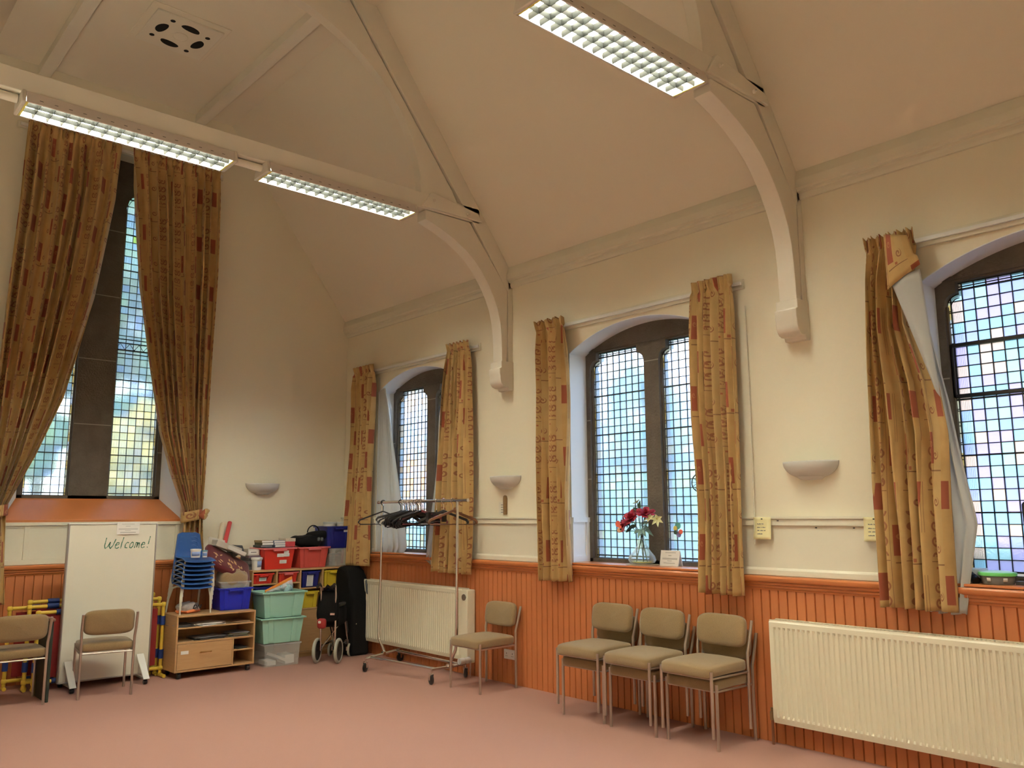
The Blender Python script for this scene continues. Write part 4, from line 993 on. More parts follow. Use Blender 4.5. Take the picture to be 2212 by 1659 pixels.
# rolling cabinet
t = thing('rolling_cabinet', 'low beech cabinet on castors with two open shelves and a drop-front drawer', 'cabinet', (.56, -1.75, 0))
x0, x1, y0, y1, z0, z1 = .37, .75, -2.125, -1.372, .06, .558; T = .016
for nm, q in (('top_panel', (x0, x1, y0, y1, z1-T, z1)), ('bottom_panel', (x0, x1, y0, y1, z0, z0+T)), ('side_panel', (x0, x1, y0, y0+T, z0+T, z1-T)), ('side_panel', (x0, x1, y1-T, y1, z0+T, z1-T)), ('back_panel', (x0, x0+.008, y0+T, y1-T, z0+T, z1-T)),
              ('shelf', (x0+.01, x1-.006, y0+T, y1-T, .437, .449)), ('shelf', (x0+.01, x1-.006, y0+T, y1-T, .306, .322)), ('divider', (x0+.01, x1-.003, -1.592, -1.578, z0+T, .306)), ('shelf', (x0+.01, x1-.006, -1.578, y1-T, .195, .205))):
    MB().box(*q).build(nm, BEECH, t, bevel=.0015)
dr = MB().box(x1-.018, x1+.001, y0+T+.003, -1.595, z0+T+.003, .303).build('drawer_front', BEECH, t, bevel=.002)
h = MB(); h.tube([(x1, -1.90, .215), (x1+.022, -1.90, .222), (x1+.024, -1.83, .222), (x1+.022, -1.80, .222), (x1, -1.80, .215)], .004, 8); h.build('handle', mat('brass', (.60, .42, .18), .25, 1), dr)
s = MB().box(x1+.001, x1+.002, -2.075, -2.005, .215, .245).build('drawer_label', PAPER, dr, bevel=.0004)
for x in (x0+.05, x1-.05):
    for y in (y0+.05, y1-.05):
        c = MB(); c.lathe([(0, -.014), (.024, -.014), (.027, -.006), (.027, .006), (.024, .014), (0, .014)], (x+.02, y, .0275), 16, axis='y'); c.box(x-.02, x+.03, y-.02, y+.02, .052, .06); c.build('castor', BLACK, t)
# papers on its shelves
def paper_pile(label, x, y, z, w_, d, n, cols_, rz=0, name='paper_pile', cat='papers'):
    t = thing(name, label, cat, (x, y, z)); rr = random.Random(int(abs(y)*1000)+n)
    for k in range(n):
        b = MB(); b.T = Matrix.Translation((x+rr.uniform(-.012, .012), y+rr.uniform(-.02, .02), z+k*.0042)) @ Matrix.Rotation(rz+rr.uniform(-.2, .2), 4, 'Z')
        b.box(-d/2, d/2, -w_/2, w_/2, 0.0002, .004); b.build('sheet_stack', cols_[k % len(cols_)], t)
paper_pile('grey folders on the upper shelf of the low cabinet, left', .60, -2.02, .449, .15, .22, 5, [DKGREY, GREY, DKGREY])
paper_pile('white papers in the middle of the cabinet upper shelf', .62, -1.80, .449, .26, .22, 5, [PAPER, PAPER, GREY], .15)
paper_pile('brown envelopes at the right of the cabinet upper shelf', .61, -1.50, .449, .16, .22, 3, [mat('manila', (.42, .30, .17), .8)], .05)
paper_pile('dark card pile on the lower open shelf of the cabinet', .61, -1.78, .322, .28, .22, 6, [DKGREY, GREY, DKGREY, DKGREY], .1)
paper_pile('green and grey papers at the right end of the lower open shelf', .61, -1.50, .322, .17, .22, 9, [GREY, mat('green_paper', (.13, .25, .10), .8), mat('manila', (.42, .30, .17)), GREY], -.05)
paper_pile('green paper scraps in the small cubby of the cabinet', .63, -1.49, .205, .11, .16, 4, [mat('green_paper', (.13, .25, .10)), DKGREY], .3)

# stack of blue school chairs
def school_chair(label, group):
    t = thing('school_chair', label, 'chair', (0, 0, 0), group=group)
    W = .145
    def sh(i, j):
        # j 0 front edge -> 1 top of back ; i across
        a = (i-.5)*2
        if j < .5:
            q = j/.5; x = .15-.28*q; z = .262-.006*sin(pi*q)-.012*(1-q)**4*3; w_ = W*(1-.06*q); z += .012*a*a
            return (x, a*w_, z)
        q = (j-.5)/.5; c = min(1, q/.25); x = -.13-.035*sin(c*pi/2)-.03*q; z = .256+.02*(c**2)+.225*q; w_ = W*.94*(1-.22*q) if q < .9 else W*.94*.80*sqrt(max(.35, 1-((q-.9)/.1)**2*.65)); return (x+.012*a*a, a*w_, z+.012*a*a*(1-c))
    s = MB(); s.sheet(sh, 14, 30); s.build('shell_seat', CHBLUE, t, world=False, solid=.006, smooth=70)
    for sy in (-1, 1):
        l = MB(); l.tube([(.135, sy*.142, 0), (.118, sy*.140, .15), (.10, sy*.128, .238), (.07, sy*.11, .248), (-.06, sy*.11, .244), (-.12, sy*.128, .225), (-.17, sy*.142, .12), (-.20, sy*.150, 0)], .0075, 8); l.build('leg_frame', CREAMM, t, world=False)
    return t
sc0 = school_chair('blue plastic school chair, bottom of the stack on the low cabinet', 'blue school chairs stacked on the low cabinet')
nm7 = ['bottom one', 'second from the bottom', 'third from the bottom', 'fourth from the bottom', 'fifth from the bottom', 'second from the top', 'topmost one, holding two tubs']
for k in range(7):
    L = (.545-.004*k, -1.935+.005*k, .558+.040*k)
    if k == 0: sc0.location = L
    else: copy_tree(sc0, L, 0, f'blue plastic school chair, {nm7[k]} of the stack on the low cabinet')
    if k == 6: seat_top = L[2]+.262
# tubs on the seat
def small_tub(label, x, y, z, r, h, lid=WHITEP, body=WHITEP, band=BLUE):
    t = thing('plastic_tub', label, 'tub', (x, y, z))
    b = MB(); b.lathe([(r*.86, 0), (r*.97, h*.9), (r*.97, h)], (x, y, z), 24); b.build('body', body, t)
    b = MB(); b.lathe([(r*1.04, h*.86), (r*1.05, h), (r*.98, h*1.05), (r*.6, h*1.07), (0, h*1.07)], (x, y, z), 24); b.build('lid', lid, t)
    b = MB(); b.lathe([(r*.885, h*.22), (r*.945, h*.72)], (x, y, z), 16, a0=-1.3, a1=.7); b.build('printed_label', band, t, solid=.001)
    return t
small_tub('white lidded tub with a blue printed label on the topmost blue chair', .60, -1.93, seat_top+.008, .047, .075, band=mat('pale_blue_print', (.25, .35, .62), .5))
small_tub('small white pot with a blue lid on the topmost blue chair', .61, -1.845, seat_top+.008, .024, .062, lid=mat('teal_lid', (.10, .28, .36), .4), band=mat('pale_blue_print', (.25, .35, .62)))
# carrier bag beneath the chair stack
t = thing('plastic_bag', 'crumpled white and orange plastic bag under the stacked blue chairs', 'bag', (.50, -1.95, .559))
b = MB()
def bag(x, y, z):
    n_ = .010*sin(38*x+3*z*40)+.010*sin(47*y+z*50)+.006*sin(90*y); return (x+n_*.5, y+n_, z+n_*.8*(1 if z > -.03 else .0))
b.pad((.52, -1.945, .606), (.17, .20, .088), e=.7, f=bag, nu=40, nv=20); b.build('bag_body', mat('grey_bag_film', (.42, .38, .38), .35, var=.35, scale=30), t)
b = MB(); b.pad((.545, -1.955, .577), (.16, .20, .034), e=.6, f=bag, nu=40, nv=10); b.build('orange_base', mat('orange_film', (.75, .22, .08), .4), t)
cu = D.curves.new('DN', 'FONT'); cu.body = 'DN'; cu.size = .05; cu.extrude = .001; cu.offset = .002; cu.shear = .3
tmp = D.objects.new('tmp', cu); COL.objects.link(tmp); dg = bpy.context.evaluated_depsgraph_get(); me = D.meshes.new_from_object(tmp.evaluated_get(dg)); D.objects.remove(tmp); me.materials.clear(); me.materials.append(BLACK)
o = D.objects.new('printed_letters', me); COL.objects.link(o); o.parent = t; o.rotation_euler = (pi/2, 0, pi/2); o.location = (.118, .012, .040)

# blue storage box with clear insert, cushion, cardboard etc.
BX = .505
tub('storage_box', 'bright blue plastic storage box standing on the low cabinet', 'box', (.49, -1.515, .559), -.10, .31, .27, .205, BLUE, tp=.90)
t2 = tub('clear_box', 'clear plastic box nested in the top of the bright blue box', 'box', (.49, -1.515, .700), -.10, .285, .235, .125, CLEARP, tp=.93, ribs=False, handle=False, rim=.010)
b = MB(); b.pad((.49, -1.515, .845), (.24, .28, .16), e=.6, nu=36, nv=18, f=lambda x, y, z: (x, y, z+.01*sin(50*y)+.008*sin(60*x))); tag(b.build('crumpled_fabric', fabric_mat('beige_cloth', (.22, .14, .07), (.42, .30, .17))), 'crumpled beige fabric filling the clear box under the cushion', 'fabric')
t = thing('cushion', 'dark maroon cushion with gold leaf embroidery leaning over the blue box', 'cushion', (.42, -1.54, .93))
R_c = Matrix.Translation((.44, -1.545, .985)) @ Matrix.Rotation(radians(-27), 4, 'X') @ Matrix.Rotation(radians(38), 4, 'Y')
b = MB(); b.T = R_c; b.pad((0, 0, 0), (.31, .50, .085), e=.24, nu=40, nv=16); b.build('cushion_body', fabric_mat('maroon_velvet', (.07, .006, .010), (.15, .012, .02)), t)
rr = random.Random(4); lf = MB(); lf.T = R_c
for k in range(26):
    px, py = rr.uniform(-.03, .125), rr.uniform(-.20, .21); a = rr.uniform(0, 3.14); pts = []
    zt = .0425*(max(0, 1-(abs(px)/.155)**5)*max(0, 1-(abs(py)/.25)**5))**.5+.003
    for q in range(10):
        an = 2*pi*q/10; lx, ly = .020*cos(an), .0065*sin(an); pts.append((px+lx*cos(a)-ly*sin(a), py+lx*sin(a)+ly*cos(a)))
    lf.prism(pts, 'z', zt-.008, zt)
lf.build('leaf_embroidery', mat('gold_thread', (.62, .42, .20), .4), t)
CARD = mat('grey_cardboard', (.48, .43, .36), .85, var=.1)
t = thing('cardboard_box', 'open grey cardboard box with raised flap on top of the maroon cushion', 'box', (.36, -1.60, 1.12))
b = MB(); b.T = Matrix.Translation((.36, -1.56, 1.14)) @ Matrix.Rotation(radians(-20), 4, 'X'); b.box(-.06, .09, -.12, .15, -.012, .045); b.build('tray', CARD, t, bevel=.002)
b = MB(); b.T = Matrix.Translation((.33, -1.62, 1.175)) @ Matrix.Rotation(radians(-14), 4, 'X') @ Matrix.Rotation(radians(-25), 4, 'Y'); b.box(-.005, .0, -.085, .085, -.03, .065); b.build('flap', CARD, t)
b = MB(); b.T = Matrix.Translation((.44, -1.475, 1.095)) @ Matrix.Rotation(radians(-24), 4, 'X'); b.box(-.04, .04, -.10, .10, .0, .038); tag(b.build('flat_carton', mat('white_card', (.62, .58, .53), .7), bevel=.002), 'flat white carton sliding down the front of the maroon cushion', 'box')
b = MB(); b.T = Matrix.Translation((.34, -1.42, 1.10)) @ Matrix.Rotation(radians(30), 4, 'X'); b.prism([(-.075, -.03), (.06, -.03), (.07, .03), (.01, .07), (-.05, .05)], 'x', -.08, .05); tag(b.build('dark_pouch', DKGREY, bevel=.006), 'dark folded pouch right of the white carton', 'pouch')
b = MB(); b.tube([(.30, -1.53, 1.15), (.03, -1.365, 1.385)], .022, 18); tag(b.build('red_paper_roll', mat('red_roll', (.55, .055, .06), .6)), 'red roll of paper leaning on the wall above the cushion', 'roll')
b = MB(); b.tube([(.30, -1.585, 1.12), (.03, -1.44, 1.37)], .026, 18); tag(b.build('cream_paper_roll', mat('cream_roll', (.60, .50, .36), .7)), 'cream roll of paper leaning behind the red roll', 'roll')

# cubby shelving unit along the end wall
t = thing('cubby_unit', 'beech cubby shelving unit along the end wall holding coloured trays', 'shelving', (.2, -.73, 0))
XF = .40; T = .016
def pn(nm, x0, x1, y0, y1, z0, z1): MB().box(x0, x1, y0, y1, z0, z1).build(nm, BEECH, t, bevel=.0015)
pn('top_panel', .0, XF+.005, -1.262, -.192, .887, .905); pn('plinth_panel', .02, XF-.02, -1.25, -.20, .0, .05)
for y in (-1.256, -.992, -.726, -.464, -.200): pn('upright', .0, XF, y-T/2, y+T/2, .05, .887)
pn('back_panel', .0, .012, -1.25, -.2, .05, .887)
for z in (.755, .606, .458): pn('shelf', .012, XF-.004, -1.248, -.734, z, z+.013)
for z in (.690, .478): pn('shelf', .012, XF-.004, -.718, -.208, z, z+.013)
pn('lower_door', XF-.012, XF, -.984, -.734, .06, .452); pn('lower_door', XF-.012, XF, -.718, -.472, .06, .474); pn('lower_door', XF-.012, XF, -.456, -.208, .06, .474); pn('bottom_panel', .0, XF, -1.25, -.2, .04, .056)
def bin_(label, y, z, m, h, w_=.20, st=(), rm=None): tub('tray', label, 'tray', (XF-.165, y, z+.001), 0, w_, .30, h, m, tp=.88, group=None, stickers=st, rimm=rm, rim=.008)
bin_('red tray with a white sticker in the top left cubby', -1.135, .768, RED, .100, .215, [(-.005, .045, .075, .034)])
bin_('pinkish red tray in the second cubby of the top row', -.860, .768, RED, .105, .215, (), PINKR)
bin_('navy blue tray with a tall white list in the third cubby', -.598, .703, NAVY, .165, .200, [(-.01, .070, .075, .115)])
bin_('yellow tray in the cubby at the top right', -.338, .703, YEL, .165, .195)
bin_('navy blue tray in the left column, second row', -1.135, .619, NAVY, .115, .215)
bin_('yellow tray low in the left column behind the mint crate', -1.135, .471, YEL, .115, .215)
bin_('yellow tray behind the mint crate, second row', -.605, .491, YEL, .170, .200)
bin_('navy blue tray with a grey list behind the wheelchair', -.338, .491, NAVY, .170, .195, [(.02, .085, .05, .06)])

# things on top of the unit
TZ = .906
tub('crate', 'red plastic crate with four white stickers on top of the cubby unit', 'crate', (.21, -.955, TZ), .0, .34, .30, .215, RED, tp=.86, rimm=PINKR, rim=.018, ribs=False,
    stickers=[(.075, .172, .055, .034), (.012, .142, .075, .034), (.082, .144, .06, .034), (.045, .075, .078, .036)])
tub('crate', 'faded red plastic crate under the black bag', 'crate', (.22, -.56, TZ), .0, .34, .30, .215, RED2, tp=.86, rimm=PINKR, rim=.018)
t = thing('game_box_stack', None, None) if False else None
for k, (lb, z, h, w_, m) in enumerate((('lowest dark flat box behind the white bucket', 0, .028, .24, GREY), ('second dark flat box behind the white bucket', .029, .028, .235, DKGREY), ('third dark flat box behind the white bucket', .058, .03, .24, GREY), ('fourth dark flat box behind the white bucket', .089, .028, .23, DKGREY), ('topmost dark flat box under the white labelled box', .118, .026, .24, mat('mauve_card', (.17, .13, .17), .6)))):
    tag(MB().box(.06, .26, -1.245, -1.245+w_*.72, TZ+z+.0005, TZ+z+h).build('flat_box', m, bevel=.002), lb, 'box', 'dark flat boxes on the cubby unit')
t = thing('labelled_box', 'white box with a grey name strip on top of the dark flat boxes', 'box', (.18, -1.21, TZ+.146)); MB().box(.08, .26, -1.255, -1.13, TZ+.145, TZ+.21).build('carton', mat('white_card', (.62, .58, .53)), t, bevel=.002); MB().box(.26, .2612, -1.245, -1.145, TZ+.16, TZ+.195).build('name_strip', PAPER, t); MB().box(.2612, .2618, -1.225, -1.165, TZ+.174, TZ+.182).build('strip_text', INK, t)
t = thing('bucket', 'white plastic bucket at the left front of the cubby unit', 'bucket', (.32, -1.185, TZ)); b = MB(); b.lathe([(.043, .001), (.052, .105), (.058, .106), (.058, .124), (.054, .128), (0, .128)], (.32, -1.185, TZ), 24); b.build('pail', WHITEP, t); b = MB(); b.lathe([(.0465, .03), (.0515, .09)], (.32, -1.185, TZ), 10, a0=-.3, a1=.9); b.build('printed_label', mat('pale_blue_print', (.25, .35, .62)), t, solid=.001)
# books on the first red crate
CZ = TZ+.218
tag(MB().box(.08, .34, -1.10, -.80, CZ+.0, CZ+.006).build('board', DKGREY), 'thin dark board lying under the books on the red crate', 'board')
bk = [('grey-spined book, lowest of the left pile', -1.075, .022, DKGREY, .13), ('brown book, second in the left pile', -1.06, .026, mat('olive_cover', (.10, .085, .05), .6), .13), ('tan book on top of the left pile', -1.065, .022, mat('tan_cover', (.32, .23, .12), .6), .13)]
z = CZ+.0065
for lb, y, h, m, w_ in bk:
    t = thing('book', lb+' on the red crate', 'book', (.22, y, z), group='books on the red crate'); MB().box(.12, .30, y-w_/2, y+w_/2, z, z+h).build('cover', m, t, bevel=.001); MB().box(.125, .302, y-w_/2+.004, y+w_/2-.004, z+.003, z+h-.003).build('pages', PAPER if m is not DKGREY else GREY, t); z += h+.0005
z = CZ+.0065
for k, (y, h) in enumerate(((-.925, .022), (-.935, .022), (-.94, .022))):
    t = thing('book', ('lowest', 'middle', 'topmost')[k]+' white-paged book of the right pile on the red crate', 'book', (.24, y, z), group='books on the red crate'); MB().box(.14, .32, y-.066, y+.066, z, z+h).build('cover', mat('blue_grey_cover', (.20, .24, .34), .5), t, bevel=.001); MB().box(.145, .3215, y-.060, y+.060, z+.003, z+h-.003).build('pages', PAPER, t); z += h+.0005
t = thing('gift_box', 'red patterned gift box with a pale patterned lid beside the books', 'box', (.25, -.815, CZ+.0065)); MB().box(.17, .33, -.875, -.768, CZ+.0065, CZ+.062).build('box_base', mat('red_pattern', (.55, .05, .06), .5, var=.5, scale=90), t, bevel=.001); MB().box(.167, .333, -.878, -.765, CZ+.062, CZ+.095).build('lid', mat('pale_pattern', (.60, .50, .38), .5, var=.35, scale=60), t, bevel=.001)
# black bag with strap, on second crate
t = thing('black_bag', 'soft black bag with a loop strap on the faded red crate', 'bag', (.22, -.56, CZ)); b = MB(); b.pad((.22, -.60, CZ+.060), (.26, .30, .122), e=.42, nu=40, nv=18, f=lambda x, y, z: (x, y, z*(1.0+.25*(y/.15))+.006*sin(40*y+20*x))); b.build('bag_body', BLACKF, t)
b = MB(); b.pad((.24, -.47, CZ+.115), (.18, .22, .10), e=.6, nu=30, nv=14, f=lambda x, y, z: (x, y, z+.3*y*.4)); b.build('bag_flap', BLACKF, t)
b = MB(); b.tube([(.26, -.52+.07*cos(a), CZ+.15+.075*sin(a)) for a in [pi*k/12 for k in range(13)]], .006, 8); b.build('strap', BLACKF, t)
for yy in (-.505, -.465): b = MB(); b.pad((.355, yy, CZ+.078), (.03, .036, .045), e=.8, nu=14, nv=8); b.build('shiny_buckle', mat('gunmetal', (.16, .18, .19), .2, .6), t)
# blue barrel crate stack at the corner
tub('clear_crate', 'clear grey plastic crate in the corner under the navy crate', 'crate', (.20, -.225, TZ), 0, .28, .28, .19, CLEARP, tp=.94, ribs=True, handle=False, rim=.008)
tub('crate', 'navy crate with a white sticker in the corner, above the clear one', 'crate', (.20, -.235, TZ+.195), 0, .32, .28, .235, NAVY, tp=.90, rim=.014, stickers=[(.09, .185, .09, .022)])
for k, (y, w_) in enumerate(((-.31, .14), (-.17, .13))):
    tt = thing('food_tub', ('round white lidded tub on the navy crate, left one', 'white lidded tub on the navy crate, half behind the curtain')[k], 'tub', (.24, y, TZ+.434)); b = MB(); b.lathe([(w_*.42, -.05), (w_*.48, .028)], (.24, y, TZ+.434), 24); b.build('body', WHITEP, tt); b = MB(); b.lathe([(w_*.52, .024), (w_*.53, .04), (w_*.48, .046), (0, .046)], (.24, y, TZ+.434), 24); b.build('lid', mat('grey_white_lid', (.55, .58, .55), .4), tt)

# mint crates on the clear box
tub('clear_box', 'clear plastic box of white papers on the floor, bottom of the crate pile', 'box', (.60, -1.07, 0.001), -.06, .37, .30, .215, CLEARP, tp=.93, rim=.010, ribs=False, handle=False)
for k, (lb, y, rx, z) in enumerate((('white booklets lying flat in the clear floor box, left', -1.17, 0, .008), ('white booklets tilted in the middle of the clear floor box', -1.07, -.45, .05), ('white booklets stacked in the clear floor box, right', -.975, .05, .008))):
    b = MB(); b.T = Matrix.Translation((.62, y, z+.002)) @ Matrix.Rotation(rx, 4, 'X'); b.box(-.09, .09, -.05 if k != 1 else -.08, .045 if k != 1 else .06, 0.004, (.045, .028, .085)[k]); tag(b.build('booklets', PAPER, bevel=.001), lb, 'booklets')
tub('crate', 'lower mint green crate, standing on the clear floor box', 'crate', (.60, -1.075, .222), -.06, .43, .31, .238, MINT, tp=.87, rim=.020, handle=False)
tub('crate', 'upper mint green crate, under the orange zip bag', 'crate', (.60, -1.07, .464), -.06, .43, .31, .245, MINT, tp=.87, rim=.020, handle=False)
t = thing('zip_bag', 'clear zip bag with an orange slider on top of the mint crates', 'bag', (.60, -1.08, .70))
P = [Vector((.64, -1.235, .715)), Vector((.62, -1.06, .765)), Vector((.60, -.93, .83))]
b = MB()
def zb_(i, j):
    q = P[0].lerp(P[1], i*2) if i < .5 else P[1].lerp(P[2], i*2-1); base = Vector((.62+.0*i, -1.20+.27*i, .703))
    p = base.lerp(q, j); p.x += .035*sin(pi*j)*(1-.4*i)+.006*sin(30*i+9*j); return tuple(p)
b.sheet(zb_, 24, 10)
def zb2(i, j):
    p = Vector(zb_(i, j)); p.x -= .07*sin(pi*j); return tuple(p)
b.sheet(zb2, 24, 10); b.build('film', BAGP, t, smooth=70)
b = MB(); dirn = (P[2]-P[0]).normalized()
b.hexa([tuple(P[0]+Vector((-.006, 0, -.012))), tuple(P[0]+Vector((.008, 0, -.012))), tuple(P[2]+Vector((.008, .0, -.014))), tuple(P[2]+Vector((-.006, 0, -.014))), tuple(P[0]+Vector((-.006, 0, .012))), tuple(P[0]+Vector((.008, 0, .012))), tuple(P[2]+Vector((.008, 0, .016))), tuple(P[2]+Vector((-.006, 0, .016)))])
b.build('orange_slider', mat('orange_plastic', (.90, .30, .05), .4), t, bevel=.003)
b = MB(); b.pad((.62, -1.0, .735), (.05, .15, .07), e=.7, f=lambda x, y, z: (x+.01*sin(60*y), y, z+.01*sin(70*y+40*z))); b.build('coloured_contents', mat('pastel_cards', (.40, .58, .62), .5, var=.6, scale=40), t)

# ---------------- folded wheelchair ----------------
t = thing('wheelchair', 'folded black transit wheelchair with grey tyres by the cubby unit', 'wheelchair', (.905, -.67, 0), radians(43))
TY = mat('grey_tyre', (.42, .42, .36), .7); bw = .11; R = .122
def tyre(x, y, r, w_, nm):
    b = MB(); n = 30; b.tube([(x, y+(r-w_)*cos(2*pi*k/n), r+(r-w_)*sin(2*pi*k/n)) for k in range(n)], w_, 10, closed=True); wh = b.build(nm, TY, t, world=False)
    b = MB(); b.lathe([(r-w_*1.3, -.012), (r-w_*1.3, .012), (.02, .006), (.0, .012)], (x, y, r), 24, axis='x'); b.lathe([(0, -.012), (.02, -.006), (r-w_*1.3, -.012)], (x, y, r), 24, axis='x'); b.build('wheel_disc', BLACK, wh, world=False)
for sx in (-1, 1):
    tyre(sx*bw, 0, R, .017, 'rear_wheel'); tyre(sx*bw*.95, .42, .068, .011, 'front_castor')
    x = sx*(bw-.035)
    b = MB(); b.tube([(x, -.005, R), (x, -.01, .40), (x, -.02, .68), (x, -.03, .745), (x, -.06, .775), (x, -.11, .765)], .009, 10); b.build('push_tube', CHROME, t, world=False)
    b = MB(); b.tube([(x, -.075, .773), (x, -.15, .755)], .015, 12); b.build('hand_grip', BLACK, t, world=False)
    b = MB(); b.tube([(x, 0, .42), (x, .20, .40), (x, .33, .38), (x, .40, .24), (x*1.1, .43, .13)], .009, 10); b.build('side_frame', CHROME, t, world=False)
    b = MB(); b.tube([(x, 0, .17), (x, .25, .16), (x, .40, .17)], .008, 8); b.build('lower_rail', CHROME, t, world=False)
    b = MB(); b.tube([(x*1.15, .42, .07), (x*1.15, .42, .17)], .010, 8); b.box(x*1.15-.014, x*1.15+.014, .40, .44, .06, .10); b.build('castor_fork', CHROME, t, world=False)
    b = MB(); b.pad((x, .17, .555), (.045, .26, .035), e=.5); b.build('armrest', BLACK, t, world=False)
    for ya_ in (.05, .28): b = MB(); b.tube([(x, ya_, .40), (x, ya_, .55)], .008, 8); b.build('armrest_support', CHROME, t, world=False)
    b = MB(); b.box(x-.02*sx-.012, x-.02*sx+.012, .44, .56, .12, .15); b.tube([(x, .38, .36), (x, .48, .16)], .008, 8); b.build('footrest', mat('gunmetal', (.16, .18, .19)), t, world=False)
    b = MB(); b.tube([(x, .0, .13), (-x, .24, .40)], .008, 8); b.build('cross_brace', CHROME, t, world=False)
b = MB(); b.pad((-.01, .01, .555), (.21, .075, .31), e=.24, nu=36, nv=16, f=lambda x, y, z: (x*(1-.12*(z/.13)), y+.02*z, z)); b.build('backrest', BLACKF, t, world=False)
b = MB(); b.pad((.0, .19, .45), (.19, .36, .22), e=.45, nu=36, nv=16, f=lambda x, y, z: (x+.012*sin(25*y), y, z+.01*sin(30*y))); b.build('folded_seat', BLACKF, t, world=False)
b = MB(); b.tube([(-.05, -.02, .70), (.0, -.06, .755), (.05, -.02, .71), (.06, .02, .66)], .012, 10); b.build('belt', BLACKF, t, world=False)
b = MB(); b.box(.03, .075, -.045, -.035, .47, .49); b.build('buckle', CHROME, t, world=False)
b = MB(); b.pad((-.05, -.055, .39), (.09, .05, .10), e=.6); b.build('red_pouch', mat('red_pouch_cloth', (.32, .02, .02), .6), t, world=False)
b = MB(); b.pad((-.065, -.072, .405), (.035, .02, .03), e=.7); b.build('white_motif', WHITEP, t, world=False)

# ---------------- tall black case in the corner ----------------
t = thing('instrument_case', 'tall black soft case standing in the corner beside the radiator', 'case', (.54, -.19, 0))
b = MB(); b.prism([(.40, .002), (.73, .002), (.72, .55), (.66, .80), (.60, .87), (.50, .915), (.42, .905), (.38, .85), (.36, .5)], 'y', -.30, -.075); b.build('case_body', BLACKF, t, bevel=.025)
b = MB(); b.pad((.73, -.115, .70), (.03, .035, .15), e=.6, f=lambda x, y, z: (x-.18*z, y, z)); b.build('side_handle', mat('grey_rubber', (.09, .10, .11), .4), t)
b = MB(); b.tube([(.74, -.25, .33), (.748, -.25, .33)], .006, 8); b.build('stud', CHROME, t)

# ---------------- window-sill things ----------------
SZ = 1.067
t = thing('glass_vase', 'clear glass vase with a wide base on the window sill', 'vase', (4.345, .09, SZ+.006))
b = MB(); vp = [(.0, .002), (.07, .002), (.098, .012), (.108, .032), (.100, .060), (.070, .095), (.040, .135), (.026, .175), (.022, .205), (.026, .235), (.036, .262)]
b.lathe(vp, (4.345, .09, SZ+.006), 36); b.build('glass_body', VASEG, t, smooth=70)
b = MB(); b.lathe([(.0, .005), (.068, .005), (.094, .013), (.100, .022), (.0, .022)], (4.345, .09, SZ+.006), 32); b.build('yellow_water', clear_mat('yellow_water', (.75, .75, .12), .6), t)
b = MB(); b.lathe([(0, 0), (.125, 0), (.13, .003), (.125, .005), (0, .005)], (4.345, .09, SZ), 40); tag(b.build('round_mat', mat('cork_mat', (.50, .36, .20), .7)), 'round cork mat under the glass vase', 'mat')
# flowers: each stem a thing of its own
GL = mat('dark_leaf', (.035, .075, .05), .5); GB = mat('blue_green_leaf', (.16, .27, .24), .5); ST = mat('flower_stem', (.05, .10, .04), .6)
def leaf(b, p, d, L, W, droop=.2, nrm=(0, -1, .2)):
    d = Vector(d).normalized(); sd = d.cross(Vector(nrm)).normalized(); n3 = sd.cross(d)
    def f(i, j):
        w_ = W*sin(pi*min(.999, j**.8))*(i-.5)*2/2; q = Vector(p)+d*L*j+sd*w_+n3*(.12*L*(abs(i-.5)*2)**2*sin(pi*j))+Vector((0, 0, -droop*L*j*j)); return tuple(q)
    b.sheet(f, 6, 10)
def petal(b, c, ax, a, r0, h, w_, curl, m=0):
    """cupped petal around the axis ax"""
    ax = Vector(ax).normalized(); e1 = ax.cross(Vector((.3, .2, 1))).normalized(); e2 = ax.cross(e1)
    def f(i, j):
        an = a+(i-.5)*w_*(.45+.55*sin(pi*min(1, j*.9+.1))); r = r0*(.25+.75*j)+curl*j**3; return tuple(Vector(c)+(e1*cos(an)+e2*sin(an))*r+ax*h*(j-.25*curl/max(r0, .01)*j**3-.12*(abs(i-.5)*2)**2*j))
    b.sheet(f, 8, 8, m)
base0 = Vector((4.345, .09, SZ+.02)); neck = Vector((4.345, .09, SZ+.215))
def stem(t, head, k, bend=.0):
    q = base0+Vector((.05*cos(k*2.1), .05*sin(k*2.1), 0)); b = MB(); m1 = neck.lerp(head, .5)+Vector((0, -.01, .012)); b.tube([q, neck+Vector((.007*cos(k), .007*sin(k), 0)), m1, head], .0028, 6); b.build('stem', ST, t)
ROSE = mat('deep_red_petal', (.34, .008, .028), .5); LILY = mat('cream_yellow_petal', (.76, .74, .42), .5); POP = mat('coral_petal', (.85, .16, .10), .5)
def rose(label, head, ax, k, r=.042):
    t = thing('rose', label, 'flower', tuple(base0)); head = Vector(head); stem(t, head, k)
    for ring, (rr, n, h, cu) in enumerate(((.10, 3, 1.15, 0), (.35, 4, 1.15, .12), (.62, 5, 1.0, .35), (.85, 6, .72, .6))):
        for q in range(n):
            b = MB(); petal(b, head-Vector(ax)*.01, ax, 2*pi*q/n+ring*.7, r*rr, r*h, 2.4*pi/n, r*cu); b.build('petal', ROSE, t, solid=.0012, smooth=70)
    b = MB(); 
    for q in range(4): leaf(b, head-Vector(ax).normalized()*.012, (cos(q*1.6), -.3, sin(q*1.6)*.6-.2), .035, .014)
    b.build('sepals', GL, t, smooth=70)
rose('dark red rose at the front centre of the vase', (4.31, .02, SZ+.355), (-.1, -.75, .65), 0, .056)
rose('dark red rose at the upper right of the vase', (4.415, .06, SZ+.385), (.35, -.4, .85), 1, .054)
rose('dark red rose hanging at the lower left of the vase', (4.235, .04, SZ+.315), (-.65, -.6, .15), 2, .052)
